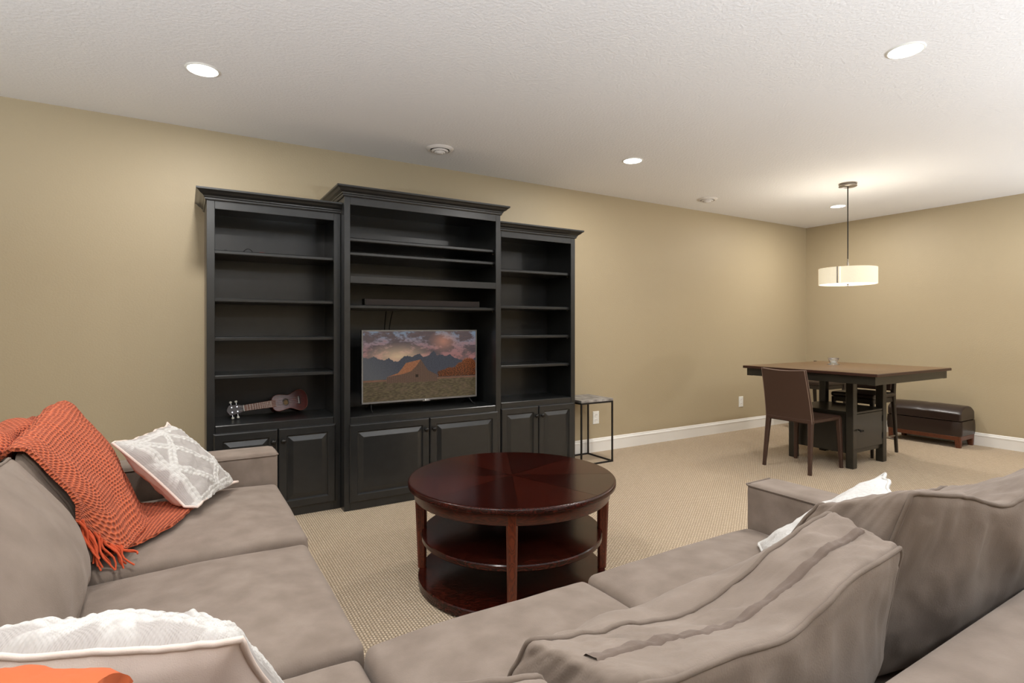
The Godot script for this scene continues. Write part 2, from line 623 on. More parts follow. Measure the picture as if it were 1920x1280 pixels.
func build_ceiling_fittings() -> void:
	var spots := [
		[0.08, -3.075, "left recessed ceiling light above the left tall bookcase"],
		[2.915, -3.06, "recessed ceiling light in the middle of the ceiling right of the black wall unit"],
		[5.84, -3.10, "small far recessed ceiling light beside the hanging drum pendant"],
		[2.825, -1.20, "large bright recessed ceiling light at upper right, nearest the viewer"],
		[0.08, -1.20, "unseen recessed ceiling light directly above the sectional sofa's left side"],  # from here on out of view, carrying on the grid to light the room
		[5.75, -1.20, "unseen recessed ceiling light near the right wall above the open carpet"],
		[0.08, 1.1, "unseen recessed ceiling light behind the sofa at the left"],
		[2.9, 1.1, "unseen recessed ceiling light behind the sofa in the middle"],
		[5.75, 1.1, "unseen recessed ceiling light behind the sofa at the right"],
	]
	for s in spots:
		var o := thing("recessed_light", s[2], "ceiling light", Vector3(s[0], CEIL, s[1]), 0.0, "recessed ceiling lights")
		var ring := Shape.new()
		ring.lathe([Vector2(0.066, -0.003), Vector2(0.068, -0.006), Vector2(0.074, -0.005), Vector2(0.078, 0.0)], 40)
		part("trim_ring", ring, M.plastic, o)
		var lens := Shape.new()
		lens.lathe([Vector2(0.0, -0.009), Vector2(0.045, -0.0075), Vector2(0.067, -0.003)], 40)
		part("lens", lens, M.led, o)
		var l := AreaLight3D.new()
		l.name = "glow"
		l.area_size = Vector2(0.12, 0.12)
		l.area_normalize_energy = true
		l.light_color = Color(1.0, 0.985, 0.965)
		l.light_energy = LED_POWER
		l.area_range = 14.0
		l.shadow_enabled = true
		l.position = Vector3(0, -0.013, 0)
		l.rotation_degrees = Vector3(-90, 0, 0)
		o.add_child(l, true)

	for v in [[1.555, -3.567, "round white stepped ceiling vent above the middle of the black wall unit"], [4.42, -3.60, "round white stepped ceiling vent near the far corner before the pendant"]]:
		var o := thing("ceiling_vent", v[2], "air vent", Vector3(v[0], CEIL, v[1]), 0.0, "round ceiling vents")
		var ring := Shape.new()
		ring.lathe([Vector2(0.066, -0.006), Vector2(0.074, -0.015), Vector2(0.094, -0.007), Vector2(0.098, 0.0)], 48)
		part("outer_ring", ring, M.vent, o)
		var throat := Shape.new()
		throat.lathe([Vector2(0.0, -0.002), Vector2(0.068, -0.002)], 32)
		part("throat", throat, M.shadow_gap, o)  # dark disc stands for the shade inside the vent
		for k in 2:
			var c := Shape.new()
			var r := 0.060 - 0.019 * k
			var y := -0.018 - 0.010 * k
			c.lathe([Vector2(r - 0.020, y + 0.010), Vector2(r - 0.016, y - 0.005), Vector2(r - 0.010, y - 0.006), Vector2(r, y + 0.004), Vector2(r - 0.004, y + 0.006)], 40)
			part("cone", c, M.vent, o)
		var hub := Shape.new()
		hub.lathe([Vector2(0.0, -0.037), Vector2(0.020, -0.037), Vector2(0.024, -0.033), Vector2(0.024, -0.022), Vector2(0.006, -0.018), Vector2(0.006, -0.002)], 32)
		part("hub", hub, M.vent, o)

	# pendant
	var p := thing("pendant_lamp", "cream fabric drum pendant lamp hanging on a thin rod over the dining table", "pendant lamp", Vector3(5.0, CEIL, -2.57))
	var can := Shape.new()
	can.lathe([Vector2(0.0, -0.030), Vector2(0.068, -0.030), Vector2(0.071, -0.027), Vector2(0.071, -0.022), Vector2(0.060, -0.018), Vector2(0.060, -0.012), Vector2(0.071, -0.008), Vector2(0.071, 0.0)], 40)
	part("canopy", can, M.nickel, p)
	for s in [-1, 1]:
		var sc := Shape.new()
		sc.t = Transform3D(Basis(), Vector3(0.03, -0.030, 0.034) * Vector3(s, 1, s))
		sc.lathe([Vector2(0, -0.003), Vector2(0.005, -0.002), Vector2(0.006, 0)], 10)
		part("screw", sc, M.nickel, p)
	var rod := Shape.new()
	rod.tube(PackedVector3Array([Vector3(0, -0.03, 0), Vector3(0, -0.67, 0)]), 0.0045, 10)
	part("rod", rod, M.iron, p)
	var stem := Shape.new()
	stem.lathe([Vector2(0.004, -0.89), Vector2(0.007, -0.885), Vector2(0.009, -0.74), Vector2(0.009, -0.70), Vector2(0.006, -0.695), Vector2(0.006, -0.665), Vector2(0.0, -0.66)], 16)
	part("stem", stem, M.nickel, p)
	var y0 := 1.553 - CEIL
	var y1 := 1.695 - CEIL
	for k in 2:
		var sh := Shape.new()
		var r := 0.222 + 0.004 * k
		var a0 := deg_to_rad(188.7) + PI * k
		sh.lathe([Vector2(r - 0.004, y0), Vector2(r, y0), Vector2(r, y1), Vector2(r - 0.004, y1), Vector2(r - 0.004, y0)], 40, 0.6, a0, a0 + PI + 0.06)
		part("shade", sh, M.shade, p)
	for k in 2:
		var band := Shape.new()
		var a := deg_to_rad(187.7) + PI * k
		band.box(Vector3(cos(a) * 0.2275, (y0 + y1) * 0.5, -sin(a) * 0.2275), Vector3(0.011, y1 - y0, 0.003), 0.0, Basis(Vector3.UP, a - PI / 2))
		part("shade_seam", band, M.nickel, p)
	var dif := Shape.new()
	dif.lathe([Vector2(0.0, y0 + 0.004), Vector2(0.217, y0 + 0.004), Vector2(0.217, y0 + 0.010), Vector2(0.0, y0 + 0.010)], 40)
	part("diffuser", dif, M.diffuser, p)
	var fin := Shape.new()
	fin.lathe([Vector2(0.0, y0 - 0.020), Vector2(0.006, y0 - 0.016), Vector2(0.004, y0 - 0.006), Vector2(0.010, y0 - 0.002), Vector2(0.010, y0 + 0.004)], 16)
	part("finial", fin, M.nickel, p)
	var up := OmniLight3D.new()
	up.name = "bulb_glow"
	up.light_color = Color(1.0, 0.975, 0.935)
	up.light_energy = 0.55 * PENDANT
	up.light_size = 0.06
	up.omni_range = 12.0
	up.omni_attenuation = 2.0
	up.shadow_enabled = true
	up.position = Vector3(0.07, y1 - 0.03, 0)
	p.add_child(up)
	var down := AreaLight3D.new()
	down.name = "down_glow"
	down.area_size = Vector2(0.30, 0.30)
	down.light_color = Color(1.0, 0.95, 0.86)
	down.light_energy = 0.5 * PENDANT
	down.area_range = 12.0
	down.shadow_enabled = true
	down.position = Vector3(0, y0 - 0.024, 0)
	down.rotation_degrees = Vector3(-90, 0, 0)
	p.add_child(down)


func build_added_uplights() -> void:  # added fill lamps out of view, put in to brighten the ceiling
	for q in [[-1.75, -0.9, "added unseen uplight beyond the sofa's left back", 1.0], [1.25, 0.75, "added unseen uplight behind the sofa's right back", 1.0], [3.7, 0.55, "added unseen uplight standing on the carpet right of the sofa", 0.6], [6.2, -0.35, "added unseen uplight by the end wall", 0.4]]:
		var o := thing("added_uplight", q[2], "added uplight", Vector3(q[0], 0, q[1]), 0.0, "added fill uplights outside the view")
		var b := Shape.new()
		b.lathe([Vector2(0.0, 0.0), Vector2(0.14, 0.0), Vector2(0.14, 0.012), Vector2(0.03, 0.03), Vector2(0.012, 0.05)], 32)
		part("base", b, M.iron, o)
		var p := Shape.new()
		p.tube(PackedVector3Array([Vector3(0, 0.04, 0), Vector3(0, 1.20, 0)]), 0.011, 12)
		part("pole", p, M.iron, o)
		var w := Shape.new()
		w.lathe([Vector2(0.0, 1.18), Vector2(0.06, 1.185), Vector2(0.13, 1.22), Vector2(0.17, 1.30), Vector2(0.164, 1.30), Vector2(0.125, 1.225), Vector2(0.06, 1.192), Vector2(0.0, 1.188)], 40)
		part("bowl", w, M.iron, o)
		var bu := Shape.new()
		bu.lathe([Vector2(0.0, 1.195), Vector2(0.03, 1.20), Vector2(0.036, 1.215), Vector2(0.03, 1.23), Vector2(0.0, 1.24)], 24)
		part("bulb", bu, M.diffuser, o)
		var l := OmniLight3D.new()
		l.name = "glow"
		l.light_color = Color(0.93, 0.965, 1.0)
		l.light_energy = FILL_UPLIGHT_POWER * q[3]
		l.light_size = 0.03
		l.omni_range = 14.0
		l.omni_attenuation = 2.0
		l.shadow_enabled = true
		l.position = Vector3(0, 1.262, 0)
		o.add_child(l)


func build_room() -> void:
	var w := RIGHT - LEFT
	var d := FRONT - BACK
	var cx := (RIGHT + LEFT) * 0.5
	var cz := (FRONT + BACK) * 0.5
	var f := Shape.new()
	f.flat()
	f.quad(Vector3(LEFT, 0, FRONT), Vector3(RIGHT, 0, FRONT), Vector3(RIGHT, 0, BACK), Vector3(LEFT, 0, BACK), Vector2(LEFT, FRONT), Vector2(RIGHT, FRONT), Vector2(RIGHT, BACK), Vector2(LEFT, BACK))
	f.box(Vector3(cx, -0.11, cz), Vector3(w + 0.4, 0.2, d + 0.4))
	struct("floor", f, M.carpet, "beige looped wall-to-wall carpet")
	var c := Shape.new()
	c.box(Vector3(cx, CEIL + 0.1, cz), Vector3(w + 0.4, 0.2, d + 0.4))
	struct("ceiling", c, M.ceiling, "textured off-white ceiling")
	var b := Shape.new()
	b.box(Vector3(cx, CEIL * 0.5, BACK - 0.1), Vector3(w + 0.4, CEIL, 0.2))
	struct("wall_back", b, M.wall, "long tan painted wall behind the black wall unit")
	var r := Shape.new()
	r.box(Vector3(RIGHT + 0.1, CEIL * 0.5, cz), Vector3(0.2, CEIL, d))
	struct("wall_right", r, M.wall, "tan painted end wall behind the dining table")
	var l := Shape.new()
	l.box(Vector3(LEFT - 0.1, CEIL * 0.5, cz), Vector3(0.2, CEIL, d))
	struct("wall_left", l, M.wall, "tan painted wall at the left end")
	var fr := Shape.new()
	fr.box(Vector3(cx, CEIL * 0.5, FRONT + 0.1), Vector3(w + 0.4, CEIL, 0.2))
	struct("wall_front", fr, M.wall, "tan painted wall opposite the black wall unit")
	# baseboards: stepped profile
	var prof := PackedVector2Array([Vector2(0, 0), Vector2(0.014, 0), Vector2(0.014, 0.092), Vector2(0.017, 0.096), Vector2(0.015, 0.106), Vector2(0.009, 0.112), Vector2(0.009, 0.120), Vector2(0.004, 0.127), Vector2(0, 0.127)])
	var bb := Shape.new()
	bb.moulding(PackedVector2Array([Vector2(LEFT, BACK), Vector2(0.113, BACK)]), prof)
	bb.moulding(PackedVector2Array([Vector2(2.79, BACK), Vector2(RIGHT, BACK)]), prof)
	struct("baseboard_back", bb, M.trim, "white stepped baseboard along the long wall")
	var br := Shape.new()
	br.moulding(PackedVector2Array([Vector2(RIGHT, BACK), Vector2(RIGHT, FRONT)]), prof)
	struct("baseboard_right", br, M.trim, "white stepped baseboard along the end wall")
	# outlets
	for o in [[3.34, "white wall outlet seen through the small side table's frame"], [5.489, "white wall outlet near the far corner behind the dining chair"]]:
		var n := thing("wall_outlet", o[1], "outlet", Vector3(o[0], 0.322, BACK), 0.0, "wall outlets")
		var pl := Shape.new()
		pl.t = Transform3D(Basis(), Vector3(-0.037, -0.060, 0))
		pl.panel(0.074, 0.120, [Vector2(0, 0), Vector2(0, 0.003), Vector2(0.004, 0.007)])
		part("cover_plate", pl, M.plastic, n)
		for k in [-1, 1]:
			var rc := Shape.new()
			rc.t = Transform3D(Basis(Vector3.RIGHT, PI / 2), Vector3(0, 0.024 * k, 0.007))
			rc.lathe([Vector2(0.0165, 0.0), Vector2(0.0165, 0.003), Vector2(0.0, 0.003)], 20)
			var socket := part("socket", rc, M.trim, n)
			for q in [-1, 1]:
				var sl := Shape.new()
				sl.box(Vector3(0.006 * q, 0.024 * k + 0.003, 0.0102), Vector3(0.0022, 0.008, 0.0006))
				part("slot", sl, M.dark, socket)


# ---------------------------------------------------------------- black wall unit: three cabinets
func bookcase(called: String, label: String, x0: float, x1: float, zf: float, top: float, crown_path: PackedVector2Array, o: Dictionary) -> Node3D:
	var w := x1 - x0
	var dp := zf - BACK
	var n := thing(called, label, "bookcase", Vector3(x0, 0, BACK))
	var st: float = o.stile
	var body := Shape.new()
	var tk := 0.018
	for x in [tk * 0.5 + 0.001, w - tk * 0.5 - 0.001]:
		body.box(Vector3(x, top * 0.5, dp * 0.5 - 0.009), Vector3(tk, top, dp - 0.020), 0.001)
	body.box(Vector3(w * 0.5, top * 0.5, 0.006), Vector3(w - 0.02, top - 0.01, 0.010))
	body.box(Vector3(w * 0.5, top - 0.012, dp * 0.5 - 0.01), Vector3(w - 0.03, 0.02, dp - 0.03))
	body.box(Vector3(w * 0.5, 0.585, dp * 0.5 - 0.01), Vector3(w - 0.03, 0.022, dp - 0.03))
	body.box(Vector3(w * 0.5, 0.06, dp * 0.5 - 0.01), Vector3(w - 0.03, 0.02, dp - 0.03))
	part("carcass", body, M.black, n)
	var fr := Shape.new()
	var sl: float = o.get("stile_left", st)
	var sr: float = o.get("stile_right", st)
	fr.box(Vector3(sl * 0.5, top * 0.5, dp - 0.010), Vector3(sl, top, 0.020), 0.0015)
	fr.box(Vector3(w - sr * 0.5, top * 0.5, dp - 0.010), Vector3(sr, top, 0.020), 0.0015)
	var mid := (sl + w - sr) * 0.5
	var ow := w - sl - sr
	fr.box(Vector3(mid, (o.open_top + top) * 0.5, dp - 0.0102), Vector3(ow, top - o.open_top, 0.0196), 0.0015)
	fr.box(Vector3(mid, 0.5685, dp - 0.0102), Vector3(ow, 0.057, 0.0196), 0.004)
	fr.box(Vector3(mid, 0.04, dp - 0.0102), Vector3(ow, 0.08, 0.0196), 0.0015)
	for rl in o.get("rails", []):
		fr.box(Vector3(mid, (rl[0] + rl[1]) * 0.5, dp - 0.0102), Vector3(ow, rl[1] - rl[0], 0.0196), 0.0015)
		var deck := Shape.new()
		deck.box(Vector3(w * 0.5, rl[1] - 0.009, dp * 0.5 - 0.012), Vector3(w - 0.04, 0.018, dp - 0.036))
		part("fixed_deck", deck, M.black, n)
	part("face_frame", fr, M.black, n)
	for y in o.shelves:
		var s := Shape.new()
		s.box(Vector3(w * 0.5, y[0] - 0.012, 0.012 + (dp - 0.042) * 0.5), Vector3(w - 0.042, 0.024, dp - 0.042), 0.005)
		var sh := part("shelf", s, M.black, n)
		var pin := Shape.new()
		pin.box(Vector3(w - 0.024, y[0] - 0.028, dp - 0.075), Vector3(0.010, 0.008, 0.010), 0.002)
		part("shelf_pin", pin, M.nickel, sh)
	var crown := Shape.new()
	var prof := PackedVector2Array([Vector2(0, -0.004), Vector2(0.006, -0.004), Vector2(0.010, 0.002), Vector2(0.010, 0.010), Vector2(0.016, 0.014), Vector2(0.017, 0.020), Vector2(0.022, 0.024), Vector2(0.032, 0.030), Vector2(0.042, 0.041), Vector2(0.046, 0.044), Vector2(0.050, 0.046), Vector2(0.054, 0.050), Vector2(0.054, 0.060), Vector2(0, 0.060)])
	for i in prof.size():
		prof[i].y += top - 0.002
	crown.moulding(crown_path, prof)
	var cap := Shape.new()
	part("crown_moulding", crown, M.black, n)
	# doors
	for dd in o.doors:
		var dw: float = dd[1] - dd[0]
		var dh := 0.499
		var door := Shape.new()
		door.t = Transform3D(Basis(), Vector3(dd[0], 0.054, dp + 0.0005))
		door.panel(dw, dh, [Vector2(0, 0), Vector2(0, 0.012), Vector2(0.003, 0.016), Vector2(0.008, 0.019), Vector2(0.046, 0.019), Vector2(0.049, 0.016), Vector2(0.052, 0.010), Vector2(0.056, 0.009), Vector2(0.084, 0.0175), Vector2(0.086, 0.018)])
		var di := part("door", door, M.black, n)
		var kx: float = dd[1] - 0.026 if dd[2] > 0 else dd[0] + 0.026
		var k := Shape.new()
		k.t = Transform3D(Basis(Vector3.RIGHT, PI / 2), Vector3(kx, 0.476, dp + 0.0195))
		k.lathe([Vector2(0.009, 0.0), Vector2(0.006, 0.004), Vector2(0.006, 0.010), Vector2(0.014, 0.015), Vector2(0.016, 0.020), Vector2(0.013, 0.026), Vector2(0.006, 0.029), Vector2(0.0, 0.0295)], 20)
		part("knob", k, M.knob, di)
	return n


func build_bookcases() -> void:
	var ls := [[1.631, 0], [1.348, 0], [1.115, 0], [0.890, 0]]
	var w := 0.8735 - 0.113
	var d := -3.607 - BACK
	bookcase("bookcase", "left black bookcase holding a ukulele on its lowest shelf", 0.113, 0.8735, -3.607, 1.917, PackedVector2Array([Vector2(0, 0), Vector2(0, d), Vector2(w, d)]), {
		"stile": 0.042, "open_top": 1.865, "shelves": ls, "doors": [[0.034, 0.380, 1], [0.384, 0.726, -1]]})
	w = 2.0205 - 0.8745
	d = -3.515 - BACK
	bookcase("media_cabinet", "tall central black cabinet with the television and wide shelves", 0.8745, 2.0205, -3.515, 2.014, PackedVector2Array([Vector2(0, 0), Vector2(0, d), Vector2(w, d), Vector2(w, 0)]), {
		"stile": 0.038, "open_top": 1.960, "shelves": [[1.755, 0], [1.664, 0], [1.321, 0]], "rails": [[1.459, 1.505]], "doors": [[0.032, 0.573, 1], [0.577, 1.117, -1]]})
	w = 2.790 - 2.0215
	d = -3.607 - BACK
	bookcase("bookcase", "right black bookcase with empty shelves next to the small side table", 2.0215, 2.790, -3.607, 1.919, PackedVector2Array([Vector2(0, d), Vector2(w, d), Vector2(w, 0)]), {
		"stile": 0.042, "stile_left": 0.058, "open_top": 1.867, "shelves": [[1.628, 0], [1.344, 0], [1.112, 0], [0.879, 0]], "doors": [[0.050, 0.391, 1], [0.395, 0.744, -1]]})


# ---------------------------------------------------------------- television, soundbar, cables, ukulele
func tv_picture() -> ImageTexture:
	var W := 480
	var H := 272
	var cl := noise(0.011, 81, 5)
	var cl2 := noise(0.03, 82, 4)
	var gr := noise(0.09, 83, 3)
	var ridge := [[0, 0.33], [0.04, 0.355], [0.085, 0.325], [0.12, 0.36], [0.17, 0.385], [0.21, 0.35], [0.25, 0.40], [0.29, 0.405], [0.34, 0.335], [0.37, 0.325], [0.41, 0.345], [0.44, 0.315], [0.475, 0.305], [0.505, 0.35], [0.55, 0.335], [0.60, 0.255], [0.63, 0.33], [0.66, 0.315], [0.71, 0.345], [0.75, 0.32], [0.79, 0.375], [0.86, 0.41], [0.92, 0.43], [1.0, 0.38]]
	return tex(W, H, func(x, y):
		var u: float = float(x) / W
		var v: float = float(y) / H
		var c: Color
		var r := 0.35
		for i in ridge.size() - 1:
			if u >= ridge[i][0] and u <= ridge[i + 1][0]:
				r = lerpf(ridge[i][1], ridge[i + 1][1], (u - ridge[i][0]) / (ridge[i + 1][0] - ridge[i][0]))
		r += 0.012 * cl2.get_noise_2d(x * 3.0, 7.0) + 0.03
		var fine: float = gr.get_noise_2d(x * 1.5, y * 3.0)
		if v < r:
			var n: float = cl.get_noise_2d(x, y * 2.1) + 0.35 * cl2.get_noise_2d(x, y * 2.0)
			var sky := Color(0.47, 0.53, 0.60).lerp(Color(0.62, 0.45, 0.45), clampf(v * 3.0 - 0.1, 0, 1))
			var grey := Color(0.345, 0.30, 0.31)
			var pink := Color(0.60, 0.42, 0.41)
			n += 0.22 * gr.get_noise_2d(x * 0.9, y * 1.6)
			c = sky.lerp(grey, smoothstep(-0.25, 0.25, n + 0.16 - maxf(0.0, (u - 0.70) * 0.9) * (1.0 - v * 1.6)))
			c = c.lerp(pink, clampf(n * -0.9 + v * 2.4 - 0.42, 0.0, 0.65) + 0.10 * clampf(cl2.get_noise_2d(x * 0.8, y * 2.0) * 3.0, 0.0, 1.0))
			var glow: float = maxf(0.0, 1.0 - Vector2((u - 0.29) * 3.2, (v - 0.36) * 5.0).length())
			c = c.lerp(Color(0.86, 0.74, 0.58), glow * 0.85)
			glow = maxf(0.0, 1.0 - Vector2((u - 0.69) * 7.0, (v - 0.15) * 5.5).length())
			c = c.lerp(Color(0.78, 0.53, 0.44), glow * 0.8)
		elif v < 0.69:
			c = Color(0.27, 0.28, 0.32).lerp(Color(0.22, 0.24, 0.28), clampf(0.5 + 2.0 * fine, 0, 1))
			c = c.lerp(Color(0.36, 0.36, 0.36), clampf((0.34 - u) * 2.2 + (v - 0.55), 0.0, 0.7))
		else:
			c = Color(0.37, 0.325, 0.235).lerp(Color(0.27, 0.235, 0.18), clampf(0.5 + 1.4 * gr.get_noise_2d(x * 0.5, y * 2.0), 0, 1))
			c = c.lerp(Color(0.42, 0.34, 0.28), clampf(cl.get_noise_2d(x * 2.0, y * 4.0), 0, 0.6))
			c = c.lerp(Color(0.52, 0.34, 0.29), clampf(1.0 - absf(v - 0.705) * 60.0, 0, 0.7))
		# trees at the right
		var crown: float = 0.0
		for tr in [[0.93, 0.53, 0.075, 0.115], [0.86, 0.57, 0.06, 0.09], [0.80, 0.60, 0.04, 0.055], [0.745, 0.605, 0.045, 0.055], [0.69, 0.62, 0.03, 0.04], [0.655, 0.63, 0.02, 0.03]]:
			crown = maxf(crown, 1.0 - Vector2((u - tr[0]) / tr[2], (v - tr[1]) / tr[3]).length() + 0.25 * fine)
		if crown > 0.0 or (u > 0.64 and v > 0.60 and v < 0.685):
			c = Color(0.22, 0.13, 0.09).lerp(Color(0.52, 0.28, 0.15), clampf(0.42 + 2.2 * fine + (0.58 - v) * 2.0, 0, 1))
		# barn
		var p := Vector2(u, v)
		var roof := PackedVector2Array([Vector2(0.355, 0.46), Vector2(0.485, 0.415), Vector2(0.445, 0.51), Vector2(0.40, 0.585), Vector2(0.33, 0.62), Vector2(0.19, 0.655), Vector2(0.285, 0.605), Vector2(0.315, 0.55)])
		var wall := PackedVector2Array([Vector2(0.485, 0.415), Vector2(0.52, 0.51), Vector2(0.55, 0.58), Vector2(0.635, 0.655), Vector2(0.635, 0.75), Vector2(0.19, 0.745), Vector2(0.19, 0.66), Vector2(0.33, 0.62), Vector2(0.40, 0.585), Vector2(0.445, 0.51)])
		if Geometry2D.is_point_in_polygon(p, wall):
			c = Color(0.31, 0.235, 0.20).lerp(Color(0.40, 0.31, 0.26), 0.5 + 0.5 * sin(u * 400.0) * 0.6 + 0.5 * fine)
			if absf(u - 0.45) < 0.012 and absf(v - 0.655) < 0.02:
				c = Color(0.13, 0.10, 0.09)
		elif Geometry2D.is_point_in_polygon(p, roof):
			c = Color(0.52, 0.32, 0.22).lerp(Color(0.62, 0.42, 0.30), clampf(0.5 + 1.2 * fine, 0, 1))
		return c)


func build_media() -> void:
	# television
	var tv := thing("television", "flat television showing a barn under mountains at sunset", "television", Vector3(1.4875, 0.596, -3.735))
	var w := 0.887
	var h := 0.512
	var b := 0.048
	var s := Shape.new()
	s.box(Vector3(0, b + h * 0.5, -0.006), Vector3(w, h, 0.022), 0.003)
	s.box(Vector3(0, b + h * 0.40, -0.035), Vector3(w * 0.75, h * 0.62, 0.05), 0.012)
	part("housing", s, M.dark, tv)
	var bz := Shape.new()
	bz.t = Transform3D(Basis(), Vector3(-w * 0.5, b, 0.003))
	bz.panel(w, h, [Vector2(0, 0), Vector2(0, 0.006), Vector2(0.001, 0.0075), Vector2(0.009, 0.0075), Vector2(0.010, 0.004)])
	part("bezel", bz, mat(Color(0.56, 0.55, 0.54), 0.4, 0.15), tv)
	var lip := Shape.new()
	lip.box(Vector3(0, b + 0.006, 0.008), Vector3(w - 0.002, 0.012, 0.010), 0.002)
	part("bezel_lip", lip, mat(Color(0.50, 0.485, 0.47), 0.4, 0.15), tv)
	var sc := Shape.new()
	sc.flat()
	var x0 := -w * 0.5 + 0.010
	var yb := b + 0.013
	var yt := b + h - 0.010
	sc.quad(Vector3(x0, yb, 0.0085), Vector3(-x0, yb, 0.0085), Vector3(-x0, yt, 0.0085), Vector3(x0, yt, 0.0085), Vector2(0, 1), Vector2(1, 1), Vector2(1, 0), Vector2(0, 0))
	var sm := mat(Color(0.02, 0.02, 0.02), 0.22)
	sm.emission_enabled = true
	sm.emission = Color.BLACK
	sm.emission_texture = tv_picture()
	sm.emission_energy_multiplier = 0.72
	part("screen", sc, sm, tv)
	var bump := Shape.new()
	bump.box(Vector3(0.03, b - 0.003, 0.010), Vector3(0.06, 0.010, 0.010), 0.004)
	part("logo_tab", bump, mat(Color(0.50, 0.485, 0.47), 0.4, 0.15), tv)
	var lg := Node3D.new()
	var disc := Shape.new()
	disc.t = Transform3D(Basis(Vector3.RIGHT, PI / 2), Vector3(0.0215, b + 0.0035, 0.0155))
	disc.lathe([Vector2(0.0058, -0.0005), Vector2(0.0058, 0.0005), Vector2(0.0, 0.0005)], 20)
	part("logo_disc", disc, M.plastic, tv, "small round white maker's mark")
	var tm := TextMesh.new()
	tm.text = "LG"
	tm.font_size = 32
	tm.pixel_size = 0.00038
	tm.depth = 0.001
	var tmi := MeshInstance3D.new()
	tmi.name = "logo_letters"
	tmi.mesh = tm
	tmi.material_override = M.plastic
	tmi.position = Vector3(0.0365, b + 0.0035, 0.0155)
	tv.add_child(tmi, true)
	for sx in [-1, 1]:
		var f := Shape.new()
		var fx: float = sx * 0.375
		f.tube(PackedVector3Array([Vector3(fx, b + 0.006, -0.004), Vector3(fx + sx * 0.012, 0.012, 0.045), Vector3(fx + sx * 0.016, 0.004, 0.085)]), 0.004, 8)
		f.tube(PackedVector3Array([Vector3(fx, b + 0.006, -0.004), Vector3(fx + sx * 0.012, 0.012, -0.055), Vector3(fx + sx * 0.016, 0.004, -0.095)]), 0.004, 8)
		part("foot", f, mat(Color(0.25, 0.25, 0.25), 0.3, 0.7), tv)
	# soundbar
	var sb := thing("soundbar", "long low dark soundbar lying on the shelf above the television", "soundbar", Vector3(1.462, 1.321, -3.645))
	var bar := Shape.new()
	bar.box(Vector3(0, 0.0235, 0), Vector3(0.86, 0.045, 0.07), 0.004)
	part("body", bar, mat(Color(0.06, 0.058, 0.056), 0.5), sb)
	var gr := Shape.new()
	gr.box(Vector3(0, 0.0235, 0.036), Vector3(0.846, 0.041, 0.004), 0.0015)
	var gm := mat(Color(0.20, 0.17, 0.16), 0.8)
	part("grille", gr, gm, sb)
	for sx in [-1, 1]:
		var e := Shape.new()
		e.box(Vector3(sx * 0.4275, 0.0235, 0.0355), Vector3(0.005, 0.044, 0.006), 0.001)
		part("end_cap", e, mat(Color(0.30, 0.30, 0.30), 0.2, 0.8), sb)
	# cables behind the television
	var cb := thing("power_cable", "thin black cables hanging from the soundbar shelf behind the television", "cable", Vector3(1.28, 0.90, -3.96))
	for k in 2:
		var c := Shape.new()
		var pts := PackedVector3Array()
		for i in 13:
			var q := i / 12.0
			pts.append(Vector3(0.03 * k - 0.02 + 0.05 * pow(1.0 - q, 3.0) * (1 if k else 0.6), 0.395 * (1.0 - q), 0.012 + 0.03 * sin(q * PI)))
		c.tube(pts, 0.0035, 7)
		part("strand", c, M.dark, cb)
	# forgotten cable on the upper left shelf
	var pc := thing("charging_cable", "small looped dark cable with reddish plug on the top shelf of the left bookcase", "cable", Vector3(0.34, 1.631, -3.70))
	var loop := Shape.new()
	var lp := PackedVector3Array()
	for i in 17:
		var q := i / 16.0
		lp.append(Vector3(-0.03 + 0.085 * q, 0.003 + 0.020 * sin(clampf(q * 1.5, 0, 1) * PI), 0.02 * sin(q * 5.0)))
	loop.tube(lp, 0.0022, 7)
	part("cord", loop, M.dark, pc)
	var pg := Shape.new()
	pg.box(Vector3(0.075, 0.005, 0.0), Vector3(0.03, 0.009, 0.014), 0.002)
	part("plug", pg, mat(Color(0.30, 0.12, 0.10), 0.5), pc)
	var ad := thing("shelf_clip", "tiny dark clip near the left end of the left bookcase's top shelf", "clip", Vector3(0.215, 1.631, -3.68))
	var cl := Shape.new()
	cl.box(Vector3(0, 0.004, 0), Vector3(0.016, 0.008, 0.012), 0.002)
	part("clip_body", cl, M.dark, ad)
	build_ukulele()


